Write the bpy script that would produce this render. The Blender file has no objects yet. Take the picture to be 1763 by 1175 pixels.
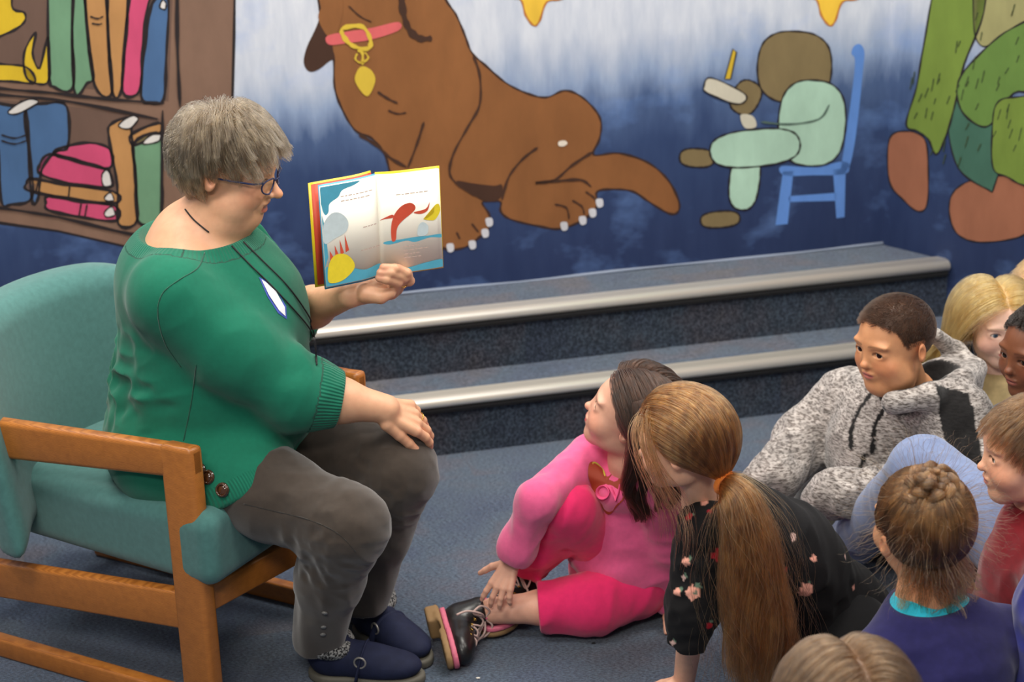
import bpy, bmesh, math, os, random, time
import numpy as np
from mathutils import Vector, Matrix
random.seed(7); RNG = np.random.default_rng(7)
f32 = np.float32
scene = bpy.context.scene
COL = scene.collection
# ---------------------------------------------------------------- camera
PITCH, ROLL, CAM_H, FOCAL = math.radians(20), 0.03, 2.0, 3200.0
CAM = np.array([0, 0, CAM_H])
CF = np.array([0, math.cos(PITCH), -math.sin(PITCH)])
_u = np.array([0, math.sin(PITCH), math.cos(PITCH)]); _r = np.array([1., 0, 0])
CR = _r*math.cos(ROLL) - _u*math.sin(ROLL); CU = _u*math.cos(ROLL) + _r*math.sin(ROLL)
cam_data = bpy.data.cameras.new('camera'); cam = bpy.data.objects.new('camera', cam_data); COL.objects.link(cam)
cam.matrix_world = Matrix(((CR[0], CU[0], -CF[0], 0), (CR[1], CU[1], -CF[1], 0), (CR[2], CU[2], -CF[2], CAM_H), (0, 0, 0, 1)))
cam_data.sensor_width = 36; cam_data.lens = FOCAL/1763*36
cam_data.dof.use_dof = True; cam_data.dof.focus_distance = 3.6; cam_data.dof.aperture_fstop = 4.0
scene.camera = cam
# ---------------------------------------------------------------- world, lights, exposure
world = bpy.data.worlds.new('room_light'); scene.world = world; world.use_nodes = True
world.node_tree.nodes['Background'].inputs[0].default_value = (0.86, 0.92, 1.0, 1)
world.node_tree.nodes['Background'].inputs[1].default_value = 0.23
def area_light(name, loc, size, power, col=(1, .95, .87), aim=None):
    l = bpy.data.lights.new(name, 'AREA'); l.shape = 'RECTANGLE'; l.size, l.size_y = size; l.energy = power; l.color = col
    o = bpy.data.objects.new(name, l); o.location = loc; COL.objects.link(o)
    if aim is not None:
        o.rotation_euler = (Vector(aim)-Vector(loc)).to_track_quat('-Z', 'Y').to_euler()
    return o
for lx, ly, e in ((-1.3, 2.2, 42), (.7, 2.2, 26), (-1.3, 4.0, 46), (.7, 4.0, 46), (-.5, .2, 68), (2.4, 3.4, 40)):
    area_light('ceiling_lamp', (lx, ly, 3.0), (1.2, .6), e*1.1)
scene.view_settings.view_transform = 'Standard'; scene.view_settings.look = 'None'
scene.view_settings.exposure = 0.0; scene.view_settings.gamma = 1.0; scene.view_settings.use_curve_mapping = False
# ---------------------------------------------------------------- helpers: positions
def ray(x, y):
    d = CF*FOCAL + CR*(x-881.5) - CU*(y-587.5)
    return d/np.linalg.norm(d)
def at(x, y, depth):            # point seen at (x, y) lying `depth` metres down the room
    d = ray(x, y); return CAM + d*(depth/d[1])
def atz(x, y, z):               # point seen at (x, y) lying z metres above the floor
    d = ray(x, y); return CAM + d*((z-CAM_H)/d[2])
def nrm(v):
    v = np.asarray(v, float); return v/np.linalg.norm(v)
def lin(c):
    c = np.asarray(c, float)/255.; return np.where(c <= .04045, c/12.92, ((c+.055)/1.055)**2.4)
# ---------------------------------------------------------------- helpers: objects
def tag(o, label=None, cat=None, group=None, kind=None):
    if label: o['label'] = label
    if cat: o['category'] = cat
    if group: o['group'] = group
    if kind: o['kind'] = kind
    return o
def empty(name, loc=(0, 0, 0)):
    o = bpy.data.objects.new(name, None); o.location = loc; o.empty_display_size = .05; COL.objects.link(o); return o
def link(name, data, mat=None, parent=None):
    o = bpy.data.objects.new(name, data); COL.objects.link(o)
    if mat is not None: data.materials.append(mat)
    if parent is not None:
        o.parent = parent
        p, off = parent, Vector((0, 0, 0))
        while p is not None: off += p.location; p = p.parent
        o.location = -off
    return o
def mesh_from(name, V, F, mat=None, parent=None, smooth=True, col=None, attrs=None):
    V = np.asarray(V, f32); me = bpy.data.meshes.new(name)
    if isinstance(F, np.ndarray):
        n, k = F.shape
        me.vertices.add(len(V)); me.vertices.foreach_set('co', V.ravel())
        me.loops.add(n*k); me.loops.foreach_set('vertex_index', F.ravel().astype(np.int32))
        me.polygons.add(n); me.polygons.foreach_set('loop_start', np.arange(0, n*k, k, dtype=np.int32))
        me.update(calc_edges=True); me.validate()
    else:
        me.from_pydata([tuple(v) for v in V], [], [tuple(f) for f in F]); me.update()
    if smooth: me.polygons.foreach_set('use_smooth', [True]*len(me.polygons))
    if col is not None:
        a = me.color_attributes.new('Col', 'FLOAT_COLOR', 'POINT')
        c = np.ones((len(V), 4), f32); c[:, :3] = col; a.data.foreach_set('color', c.ravel())
    for k_, v_ in (attrs or {}).items():
        a = me.attributes.new(k_, 'FLOAT', 'POINT'); a.data.foreach_set('value', np.asarray(v_, f32))
    return link(name, me, mat, parent)
def bm_obj(name, bm, mat=None, parent=None, smooth=False):
    me = bpy.data.meshes.new(name); bm.to_mesh(me); bm.free()
    if smooth: me.polygons.foreach_set('use_smooth', [True]*len(me.polygons))
    return link(name, me, mat, parent)
def box_bm(bm, c, size, R=None, bevel=0.0, seg=3):
    M = Matrix.Translation(Vector(c))
    if R is not None: M = M @ Matrix(np.asarray(R).tolist()).to_4x4()
    b2 = bmesh.new(); bmesh.ops.create_cube(b2, size=1.0)
    bmesh.ops.scale(b2, vec=Vector(size), verts=b2.verts)
    if bevel > 0: bmesh.ops.bevel(b2, geom=list(b2.edges), offset=bevel, segments=seg, affect='EDGES', profile=.5)
    bmesh.ops.transform(b2, matrix=M, verts=b2.verts)
    me = bpy.data.meshes.new('t'); b2.to_mesh(me); b2.free(); bm.from_mesh(me); bpy.data.meshes.remove(me)
def tube(name, pts, r, mat, parent=None, n=10, closed=False, col=None, flat=1.0):
    P = np.asarray(pts, float); m = len(P); r = np.broadcast_to(np.asarray(r, float), (m,))
    T = np.roll(P, -1, 0)-np.roll(P, 1, 0) if closed else np.gradient(P, axis=0)
    T /= np.linalg.norm(T, axis=1)[:, None]+1e-9
    up = np.array([0, 0, 1.]) if abs(T[0][2]) < .9 else np.array([1., 0, 0])
    V = []; N = np.cross(T[0], up); N /= np.linalg.norm(N)
    for i in range(m):
        N = N-T[i]*(N@T[i]); N /= np.linalg.norm(N)+1e-9; B = np.cross(T[i], N)
        for j in range(n):
            a = 2*math.pi*j/n; V.append(P[i]+r[i]*(math.cos(a)*N+math.sin(a)*flat*B))
    F = []
    for i in range(m if closed else m-1):
        for j in range(n):
            a, b = i*n+j, i*n+(j+1) % n; c, d = ((i+1) % m)*n+(j+1) % n, ((i+1) % m)*n+j
            F.append((a, b, c, d))
    if not closed: F += [tuple(range(n))[::-1], tuple((m-1)*n+j for j in range(n))]
    return mesh_from(name, V, F, mat, parent, True)
def smooth_path(pts, sub=6, closed=False):
    P = [np.asarray(p, float) for p in pts]; n = len(P); out = []
    rng = range(n) if closed else range(n-1)
    for i in rng:
        p0 = P[(i-1) % n] if (closed or i > 0) else P[i]; p1 = P[i]; p2 = P[(i+1) % n]
        p3 = P[(i+2) % n] if (closed or i+2 < n) else p2
        for s in range(sub):
            t = s/sub
            out.append(.5*((2*p1)+(-p0+p2)*t+(2*p0-5*p1+4*p2-p3)*t*t+(-p0+3*p1-3*p2+p3)*t**3))
    if not closed: out.append(P[-1])
    return np.array(out)
# ---------------------------------------------------------------- helpers: materials
def mat_new(name):
    m = bpy.data.materials.new(name); m.use_nodes = True; nt = m.node_tree
    return m, nt, nt.nodes['Principled BSDF']
def nd(nt, t, **kw):
    n = nt.nodes.new(t)
    for k, v in kw.items():
        if k.startswith('i_'): n.inputs[k[2:].replace('_', ' ')].default_value = v
        else: setattr(n, k, v)
    return n
def c4(c): c = lin(c); return (float(c[0]), float(c[1]), float(c[2]), 1)
def obj_coord(nt, scale=(1, 1, 1), rot=(0, 0, 0)):
    tc = nd(nt, 'ShaderNodeTexCoord'); mp = nd(nt, 'ShaderNodeMapping')
    mp.inputs['Scale'].default_value = scale; mp.inputs['Rotation'].default_value = rot
    nt.links.new(tc.outputs['Object'], mp.inputs['Vector']); return mp.outputs['Vector']
def noise(nt, vec, scale, detail=3, rough=.55):
    n = nd(nt, 'ShaderNodeTexNoise'); n.inputs['Scale'].default_value = scale
    n.inputs['Detail'].default_value = detail; n.inputs['Roughness'].default_value = rough
    nt.links.new(vec, n.inputs['Vector']); return n.outputs['Fac']
def ramp(nt, fac, stops):
    r = nd(nt, 'ShaderNodeValToRGB'); el = r.color_ramp.elements
    while len(el) < len(stops): el.new(.5)
    for e, (p, c) in zip(el, stops): e.position = p; e.color = c if len(c) == 4 else (*c, 1)
    nt.links.new(fac, r.inputs['Fac']); return r.outputs['Color']
def mix(nt, a, b, fac, mode='MIX'):
    m = nd(nt, 'ShaderNodeMix', data_type='RGBA', blend_type=mode)
    for s, v in ((m.inputs['Factor'], fac), (m.inputs['A'], a), (m.inputs['B'], b)):
        if hasattr(v, 'links'): nt.links.new(v, s)
        else: s.default_value = v
    return m.outputs['Result']
def bump(nt, bsdf, h, strength=.3, dist=.002, prev=None):
    b = nd(nt, 'ShaderNodeBump'); b.inputs['Strength'].default_value = strength; b.inputs['Distance'].default_value = dist
    nt.links.new(h, b.inputs['Height'])
    if prev is not None: nt.links.new(prev, b.inputs['Normal'])
    nt.links.new(b.outputs['Normal'], bsdf.inputs['Normal']); return b.outputs['Normal']
def math_node(nt, op, a, b=None):
    m = nd(nt, 'ShaderNodeMath', operation=op)
    for s, v in ((m.inputs[0], a), (m.inputs[1], b)):
        if v is None: continue
        if hasattr(v, 'links'): nt.links.new(v, s)
        else: s.default_value = v
    return m.outputs[0]
def cloth(name, color=None, fine=900, bstr=.25, sheen=.3, rough=.9, melange=.12, ribs=False, attr=False, streak=None):
    m, nt, b = mat_new(name); v = obj_coord(nt)
    if attr:
        a = nd(nt, 'ShaderNodeAttribute', attribute_name='Col'); base = a.outputs['Color']
    else:
        r_ = nd(nt, 'ShaderNodeRGB'); r_.outputs[0].default_value = c4(color); base = r_.outputs[0]
    n1 = noise(nt, v, fine, 2); n2 = noise(nt, v, fine/14, 4)
    g = ramp(nt, n2, ((.3, (1-melange,)*3), (.7, (1+melange,)*3)))
    base = mix(nt, base, g, 1.0, 'MULTIPLY')
    if streak:
        vs = obj_coord(nt, streak[1]); ns = noise(nt, vs, streak[0], 3, .6)
        base = mix(nt, base, ramp(nt, ns, ((.38, c4(streak[2])), (.58, (1, 1, 1, 1)))), 1.0, 'MULTIPLY')
    nt.links.new(base, b.inputs['Base Color'])
    b.inputs['Roughness'].default_value = rough; b.inputs['Sheen Weight'].default_value = sheen
    b.inputs['Specular IOR Level'].default_value = .2
    pr = bump(nt, b, n1, bstr, .0008)
    if ribs:
        ph = nd(nt, 'ShaderNodeAttribute', attribute_name='rib'); mk = nd(nt, 'ShaderNodeAttribute', attribute_name='ribm')
        s = math_node(nt, 'SINE', ph.outputs['Fac']); s = math_node(nt, 'MULTIPLY', s, mk.outputs['Fac'])
        bump(nt, b, s, .9, .0014, pr)
    return m
def plain(name, color, rough=.5, metal=0.0, var=.0, scale=30, spec=.5, coat=0.0):
    m, nt, b = mat_new(name); b.inputs['Base Color'].default_value = c4(color)
    b.inputs['Roughness'].default_value = rough; b.inputs['Metallic'].default_value = metal
    b.inputs['Specular IOR Level'].default_value = spec; b.inputs['Coat Weight'].default_value = coat
    n = noise(nt, obj_coord(nt), scale, 4)
    if var > 0:
        r_ = nd(nt, 'ShaderNodeRGB'); r_.outputs[0].default_value = c4(color)
        nt.links.new(mix(nt, r_.outputs[0], ramp(nt, n, ((.3, (1-var,)*3), (.7, (1+var,)*3))), 1.0, 'MULTIPLY'), b.inputs['Base Color'])
    return m
def skin_mat(name, sss=.12, rough=.48):
    m, nt, b = mat_new(name); a = nd(nt, 'ShaderNodeAttribute', attribute_name='Col')
    n = noise(nt, obj_coord(nt), 60, 4)
    nt.links.new(mix(nt, a.outputs['Color'], ramp(nt, n, ((.3, (.95, .92, .92, 1)), (.7, (1.05, 1.05, 1.05, 1)))), 1.0, 'MULTIPLY'), b.inputs['Base Color'])
    b.inputs['Roughness'].default_value = rough; b.inputs['Subsurface Weight'].default_value = sss
    b.inputs['Subsurface Radius'].default_value = (1, .35, .2); b.inputs['Subsurface Scale'].default_value = .012
    bump(nt, b, noise(nt, obj_coord(nt), 700, 2), .12, .0006); return m
def hair_mat(name, dark, light, rough=.42):
    m, nt, b = mat_new(name); nt.nodes.remove(b)
    out = [n for n in nt.nodes if n.type == 'OUTPUT_MATERIAL'][0]
    h = nd(nt, 'ShaderNodeBsdfHairPrincipled'); h.parametrization = 'COLOR'
    hi = nd(nt, 'ShaderNodeHairInfo')
    nz = noise(nt, obj_coord(nt, (1, 1, .35)), 75, 2, .5); nz = ramp(nt, nz, ((.38, (0, 0, 0, 1)), (.62, (1, 1, 1, 1))))
    c = ramp(nt, mix(nt, hi.outputs['Random'], nz, .42), ((0, c4(dark)), (.55, c4([(a+b_)/2 for a, b_ in zip(dark, light)])), (1, c4(light))))
    nt.links.new(c, h.inputs['Color']); h.inputs['Roughness'].default_value = rough
    if 'Radial Roughness' in h.inputs: h.inputs['Radial Roughness'].default_value = .5
    nt.links.new(h.outputs[0], out.inputs['Surface']); return m
# ---------------------------------------------------------------- solid modelling by distance fields
def _h(i, j, k, s):
    n = (i*374761393+j*668265263+k*2147483647+s*974634777) & 0xffffffff
    n = ((n ^ (n >> 13))*1274126177) & 0xffffffff
    return ((n ^ (n >> 16)) & 0xffff).astype(f32)/65535.
def vnoise(P, seed=0):
    i = np.floor(P).astype(np.int64); f = (P-i).astype(f32); u = f*f*(3-2*f); r = 0
    for a in (0, 1):
        for b in (0, 1):
            for c in (0, 1):
                w = (u[:, 0] if a else 1-u[:, 0])*(u[:, 1] if b else 1-u[:, 1])*(u[:, 2] if c else 1-u[:, 2])
                r = r+w*_h(i[:, 0]+a, i[:, 1]+b, i[:, 2]+c, seed)
    return r
def folds(P, along, long_, short, amp, seed=1):
    """cloth creases: ridges running along `along`, `long_` metres long and `short` metres apart"""
    A = nrm(along); S = P@A.astype(f32)
    Q = (P-S[:, None]*A.astype(f32))/short+(S/long_)[:, None]*A.astype(f32)
    n = vnoise(Q, seed); n2 = vnoise(Q*2.1+7, seed+3)
    return amp*((1-np.abs(2*n-1))*.8+.4*n2-.6)
def cap(P, a, b, ra, rb=None):
    a = np.asarray(a, f32); b = np.asarray(b, f32); rb = ra if rb is None else rb; ba = b-a
    t = np.clip(((P-a)@ba)/max(float(ba@ba), 1e-9), 0, 1)
    return np.sqrt((((P-a)-t[:, None]*ba)**2).sum(1))-(ra+(rb-ra)*t)
def ell(P, c, r, R=None):
    Q = P-np.asarray(c, f32)
    if R is not None: Q = Q@np.asarray(R, f32)
    r = np.asarray(r, f32); k0 = np.sqrt(((Q/r)**2).sum(1)); k1 = np.sqrt(((Q/r**2)**2).sum(1))+1e-6
    return k0*(k0-1)/k1
def rbox(P, c, h, R=None, rr=.005):
    Q = P-np.asarray(c, f32)
    if R is not None: Q = Q@np.asarray(R, f32)
    q = np.abs(Q)-(np.asarray(h, f32)-rr)
    return np.sqrt((np.maximum(q, 0)**2).sum(1))+np.minimum(q.max(1), 0)-rr
def smin(a, b, k):
    h = np.clip(.5+.5*(b-a)/k, 0, 1); return b*(1-h)+a*h-k*h*(1-h)
def smax(a, b, k): return -smin(-a, -b, k)
def near(P, c, r, fn, m=.07):
    dd = np.sqrt(((P-np.asarray(c, f32))**2).sum(1))-r; k = dd < m; out = dd.copy()
    if k.any(): out[k] = fn(P[k])
    return out
def chain(P, pts, k=.02):
    """pts: list of (point, radius)"""
    d = None
    for (a, ra), (b, rb) in zip(pts[:-1], pts[1:]):
        e = cap(P, a, b, ra, rb); d = e if d is None else smin(d, e, k)
    return d
def axis(lo, hi, h, fine=()):
    x = [lo]
    while x[-1] < hi:
        s = h
        for a, b, hf in fine:
            if a-h*1.5 <= x[-1] <= b: s = min(s, hf)
        x.append(x[-1]+s)
    while (len(x)-1) % 4: x.append(x[-1]+h)
    return np.array(x, f32)
def build_sdf(name, fn, lo, hi, h, fine=(), mat=None, parent=None, colf=None, attrf=None, extra=.0):
    """fine: list of (centre, half size, step). Surface nets over a narrow band."""
    ax = [axis(lo[i], hi[i], h, [(c[i]-(s if np.isscalar(s) else s[i]), c[i]+(s if np.isscalar(s) else s[i]), hf) for c, s, hf in fine]) for i in range(3)]
    n = [len(a) for a in ax]; cx = [a[::4] for a in ax]
    G = np.stack(np.meshgrid(*cx, indexing='ij'), -1).reshape(-1, 3)
    D = fn(G).reshape([len(c) for c in cx]).astype(f32)
    A = np.abs(D); mn = A[:-1, :-1, :-1].copy()
    for a in (0, 1):
        for b in (0, 1):
            for c in (0, 1):
                mn = np.minimum(mn, A[a:a+mn.shape[0], b:b+mn.shape[1], c:c+mn.shape[2]])
    dx, dy, dz = [np.diff(c) for c in cx]
    diag = np.sqrt(dx[:, None, None]**2+dy[None, :, None]**2+dz[None, None, :]**2)
    act = mn < diag*.62+extra+.004
    def up(a): return a.repeat(4, 0).repeat(4, 1).repeat(4, 2)
    full = np.pad(up(D[:-1, :-1, :-1]), ((0, 1),)*3, mode='edge')
    m = np.pad(up(act), ((0, 1),)*3); m[1:] |= m[:-1]; m[:, 1:] |= m[:, :-1]; m[:, :, 1:] |= m[:, :, :-1]
    I = np.argwhere(m)
    P = np.stack([ax[i][I[:, i]] for i in range(3)], 1)
    val = np.empty(len(P), f32)
    for s in range(0, len(P), 400000): val[s:s+400000] = fn(P[s:s+400000])
    full[m] = val
    ins = full < 0
    cnt = np.zeros([k-1 for k in n], np.int8)
    for a in (0, 1):
        for b in (0, 1):
            for c in (0, 1):
                cnt += ins[a:n[0]-1+a, b:n[1]-1+b, c:n[2]-1+c]
    C = np.argwhere((cnt > 0) & (cnt < 8)); idx = np.full(cnt.shape, -1, np.int32)
    idx[C[:, 0], C[:, 1], C[:, 2]] = np.arange(len(C))
    acc = np.zeros((len(C), 3), f32); num = np.zeros(len(C), f32)
    corners = [(a, b, c) for a in (0, 1) for b in (0, 1) for c in (0, 1)]
    vals = {o: full[C[:, 0]+o[0], C[:, 1]+o[1], C[:, 2]+o[2]] for o in corners}
    for o in corners:
        for e in range(3):
            if o[e]: continue
            q = list(o); q[e] = 1; q = tuple(q); v0, v1 = vals[o], vals[q]
            cr = (v0 < 0) != (v1 < 0); t = np.where(cr, v0/np.where(cr, v0-v1, 1), 0)
            for i in range(3):
                base = ax[i][C[:, i]+o[i]]
                if i == e: base = base+t*(ax[i][C[:, i]+1]-ax[i][C[:, i]])
                acc[:, i] += np.where(cr, base, 0)
            num += cr
    V = acc/num[:, None]
    Q = []
    for e in range(3):
        s0 = [slice(None)]*3; s1 = [slice(None)]*3; s0[e] = slice(0, n[e]-1); s1[e] = slice(1, n[e])
        a_, b_ = ins[tuple(s0)], ins[tuple(s1)]
        E = np.argwhere(a_ != b_); f1, f2 = (e+1) % 3, (e+2) % 3
        E = E[(E[:, f1] > 0) & (E[:, f2] > 0) & (E[:, f1] < n[f1]-1) & (E[:, f2] < n[f2]-1)]
        flip = a_[E[:, 0], E[:, 1], E[:, 2]]
        def cell(o1, o2):
            K = E.copy(); K[:, f1] -= o1; K[:, f2] -= o2; return idx[K[:, 0], K[:, 1], K[:, 2]]
        q = np.stack([cell(1, 1), cell(0, 1), cell(0, 0), cell(1, 0)], 1)
        q[~flip] = q[~flip][:, ::-1]; Q.append(q)
    Fc = np.concatenate(Q); Fc = Fc[(Fc >= 0).all(1)]
    col = colf(V) if colf else None
    return mesh_from(name, V, Fc, mat, parent, True, col, attrf(V) if attrf else None)
# ================================================================= setting
TH = math.radians(13.3)
WU = np.array([math.cos(TH), math.sin(TH), 0]); WN = np.array([-math.sin(TH), math.cos(TH), 0])   # along the wall, into the wall
D_R1, D_R2, D_WALL = 4.532, 4.702, 4.91
RISE = .17
CORNER = WN*D_WALL + WU*((np.array([1.116, 5.303, 0])-WN*D_WALL)@WU)
RU = nrm([.172, -.19, 0]); RN = np.array([RU[1], -RU[0], 0]); RN = RN if RN@(CORNER) < 0 else -RN   # right wall direction; normal into the room
def carpet_mat(name, dark=1.0):
    m, nt, b = mat_new(name)
    v = obj_coord(nt, (1, 1, 1), (0, 0, -TH)); vor = nd(nt, 'ShaderNodeTexBrick')
    vor.offset = .5; vor.squash = 1; nt.links.new(v, vor.inputs['Vector'])
    vor.inputs['Scale'].default_value = 1.0; vor.inputs['Brick Width'].default_value = .46; vor.inputs['Row Height'].default_value = .23
    vor.inputs['Mortar Size'].default_value = 0; vor.inputs['Bias'].default_value = 0
    vor.inputs['Color1'].default_value = (0, 0, 0, 1); vor.inputs['Color2'].default_value = (1, 1, 1, 1)
    patch = noise(nt, v, 3.2, 4, .6)
    fac = mix(nt, vor.outputs['Color'], patch, .84)
    base = ramp(nt, fac, ((.25, c4((70, 90, 116))), (.40, c4((84, 100, 128))), (.52, c4((92, 110, 132))), (.60, c4((102, 106, 124))), (.74, c4((122, 116, 114)))))
    fib = noise(nt, obj_coord(nt, (1, 2.6, 1), (0, 0, -TH)), 120, 4, .8); fib2 = noise(nt, v, 420, 2)
    base = mix(nt, base, ramp(nt, fib, ((.40, (.28, .31, .38, 1)), (.5, (.9, .9, .9, 1)), (.60, (1.9, 1.85, 1.75, 1)))), 1, 'MULTIPLY')
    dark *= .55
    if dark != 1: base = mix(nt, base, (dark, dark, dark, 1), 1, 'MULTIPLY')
    nt.links.new(base, b.inputs['Base Color']); b.inputs['Roughness'].default_value = .95
    b.inputs['Specular IOR Level'].default_value = .15; b.inputs['Sheen Weight'].default_value = .25
    h = mix(nt, fib, fib2, .4); bump(nt, b, h, .7, .004); return m
CARPET = carpet_mat('blue_carpet'); CARPET_SHADED = carpet_mat('shaded_blue_carpet', .50)  # risers: same blue carpet multiplied darker, their shade put into the colour
def quad(name, pts, mat, parent=None, kind='structure'):
    o = mesh_from(name, pts, [tuple(range(len(pts)))], mat, parent, False)
    if parent is None: o['kind'] = kind
    return o
LX, RX = -3.2, ((CORNER@WU)+.02)
def W3(s, d, z): return WU*s+WN*d+np.array([0, 0, z])
# floor slab
bm = bmesh.new(); box_bm(bm, (0, 2.2, -.05), (8, 7.6, .1)); fl = bm_obj('floor', bm, CARPET); fl['kind'] = 'structure'
# wall behind: painted gradient with brushy edges
def wall_mat(name):
    m, nt, b = mat_new(name)
    tc = nd(nt, 'ShaderNodeTexCoord'); sep = nd(nt, 'ShaderNodeSeparateXYZ'); nt.links.new(tc.outputs['Object'], sep.inputs[0])
    vs = obj_coord(nt, (9, 9, 2.2)); n1 = noise(nt, vs, 1.0, 5, .6); n2 = noise(nt, obj_coord(nt, (3, 3, 1.5)), 1.3, 4, .6)
    n3 = noise(nt, obj_coord(nt, (30, 30, 6)), 1.0, 4, .6)
    z = math_node(nt, 'ADD', sep.outputs['Z'], math_node(nt, 'MULTIPLY', math_node(nt, 'SUBTRACT', n1, .5), .22))
    z = math_node(nt, 'ADD', z, math_node(nt, 'MULTIPLY', math_node(nt, 'SUBTRACT', n2, .5), .24))
    z = math_node(nt, 'SUBTRACT', z, math_node(nt, 'MULTIPLY', math_node(nt, 'ADD', sep.outputs['X'], 0.0), .03))
    f = math_node(nt, 'DIVIDE', math_node(nt, 'SUBTRACT', z, .15), 1.3)
    base = ramp(nt, f, ((.0, c4((36, 48, 80))), (.22, c4((40, 54, 90))), (.42, c4((48, 66, 104))), (.50, c4((72, 92, 130))), (.57, c4((134, 152, 182))), (.68, c4((192, 198, 210))), (1, c4((205, 208, 216)))))
    tint = ramp(nt, n3, ((.3, (.86, .88, .92, 1)), (.7, (1.12, 1.1, 1.07, 1))))
    base = mix(nt, base, tint, 1, 'MULTIPLY')
    dab = ramp(nt, noise(nt, obj_coord(nt, (1.3, 1.3, 1.8)), 3.1, 4, .6), ((.55, (0, 0, 0, 1)), (.75, (1, 1, 1, 1))))
    base = mix(nt, base, c4((112, 146, 205)), math_node(nt, 'MULTIPLY', dab, .4))
    nt.links.new(base, b.inputs['Base Color']); b.inputs['Roughness'].default_value = .6; b.inputs['Specular IOR Level'].default_value = .25
    return m
WALLM = wall_mat('painted_wall')
def prism(name, A, B, nrm_back, z0, z1, mat, th=.08):
    A, B, nb = map(np.asarray, (A, B, nrm_back))
    V = [A+[0, 0, z0], B+[0, 0, z0], B+nb*th+[0, 0, z0], A+nb*th+[0, 0, z0], A+[0, 0, z1], B+[0, 0, z1], B+nb*th+[0, 0, z1], A+nb*th+[0, 0, z1]]
    F = [(0, 1, 5, 4), (1, 2, 6, 5), (2, 3, 7, 6), (3, 0, 4, 7), (4, 5, 6, 7), (3, 2, 1, 0)]
    return mesh_from(name, V, F, mat, None, False)
wall_back = prism('wall_back', WU*LX+WN*D_WALL, CORNER, WN, 0, 2.6, WALLM); wall_back['kind'] = 'structure'
wall_right = prism('wall_right', CORNER, CORNER+RU*1.9, -RN, 0, 2.6, WALLM); wall_right['kind'] = 'structure'
# steps
def right_s(d):   # where the right wall crosses the plane at depth d
    t = (d-CORNER@WN)/(RU@WN); return (CORNER+RU*t)@WU
METAL, _nt, _b = mat_new('brushed_nosing'); _b.inputs['Base Color'].default_value = c4((250, 242, 228)); _b.inputs['Metallic'].default_value = .6
_b.inputs['Roughness'].default_value = .30
bump(_nt, _b, noise(_nt, obj_coord(_nt, (1, 60, 60), (0, 0, -TH)), 8, 3), .08, .001)
NOSING_SHADE = plain('nosing_shade_black', (22, 22, 24), .7)
for i, (d0, d1) in enumerate(((D_R1, D_R2), (D_R2, D_WALL))):
    z0, z1 = RISE*i, RISE*(i+1); s1a, s1b = right_s(d0)-.002, right_s(d1)-.002
    root = empty('carpeted_step', W3(0, d0, z0)); root['kind'] = 'structure'; root['label'] = ['lower', 'upper'][i]+' carpeted step below the painted wall'
    quad('tread', [W3(LX, d0, z1), W3(s1a, d0, z1), W3(s1b, d1, z1), W3(LX, d1, z1)], CARPET, root)
    quad('riser', [W3(LX, d0, z0), W3(s1a, d0, z0), W3(s1a, d0, z1), W3(LX, d0, z1)], CARPET_SHADED, root)
    quad('end_panel', [W3(s1a, d0, z0), W3(s1b, d1, z0), W3(s1b, d1, z1), W3(s1a, d0, z1)], CARPET_SHADED, root)
    # metal nosing: rounded nose profile (offset out of riser, height)
    prof = [(.035, .004), (.0, .0045), (-.012, .003), (-.020, -.003), (-.024, -.011), (-.022, -.019), (-.016, -.025), (-.008, -.028), (0, -.028)]
    V = [W3(s, d0+a, z1+h) for s in (LX, right_s(d0)-.006) for a, h in prof]; k = len(prof)
    F = [(j, j+1, k+j+1, k+j) for j in range(k-1)]+[tuple(range(k))[::-1], tuple(range(k, 2*k))]
    mesh_from('metal_nosing', V, F, METAL, root, True)
    prof = [(-.010, -.028), (-.013, -.034), (-.011, -.043), (0, -.045), (0, -.028)]
    V = [W3(s, d0+a, z1+h) for s in (LX, right_s(d0)-.006) for a, h in prof]; k = len(prof)
    F = [(j, (j+1) % k, k+(j+1) % k, k+j) for j in range(k)]+[tuple(range(k))[::-1], tuple(range(k, 2*k))]
    mesh_from('nosing_shade_strip', V, F, NOSING_SHADE, root, False)  # black strip standing in for the shadowed groove under the nosing
caulk = tube('trim_1', [W3(s, D_WALL-.004, 2*RISE+.003+.0015*math.sin(s*9)) for s in np.linspace(LX, CORNER@WU, 60)], [.0045+.0015*math.sin(i*1.3) for i in range(60)], plain('caulk', (128, 138, 156), .7), None, 8); caulk['kind'] = 'structure'
# ---------------------------------------------------------------- mural (flat paint on the walls)
def onwall(x, y, layer, right=False):
    d = ray(x, y); n = (-RN if right else WN); off = (n@CORNER)-layer*.0005-.0006
    t = (off-CAM@n)/(d@n); return CAM+d*t
def paint_mat(name, c, var=.10, streak=(14, 14, 5)):
    m, nt, b = mat_new(name); r_ = nd(nt, 'ShaderNodeRGB'); r_.outputs[0].default_value = c4(c)
    n = noise(nt, obj_coord(nt, streak), 1.0, 5, .65); n2 = noise(nt, obj_coord(nt), 3.5, 3)
    x = mix(nt, r_.outputs[0], ramp(nt, n, ((.3, (1-var,)*3), (.7, (1+var,)*3))), 1, 'MULTIPLY')
    x = mix(nt, x, ramp(nt, n2, ((.3, (1-var*.8,)*3), (.7, (1+var*.8,)*3))), 1, 'MULTIPLY')
    nt.links.new(x, b.inputs['Base Color']); b.inputs['Roughness'].default_value = .6; b.inputs['Specular IOR Level'].default_value = .25; return m
_pm = {}
def pm(c):
    if c not in _pm: _pm[c] = paint_mat('paint_%d' % len(_pm), c)
    return _pm[c]
INK = (38, 32, 34)
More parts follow.
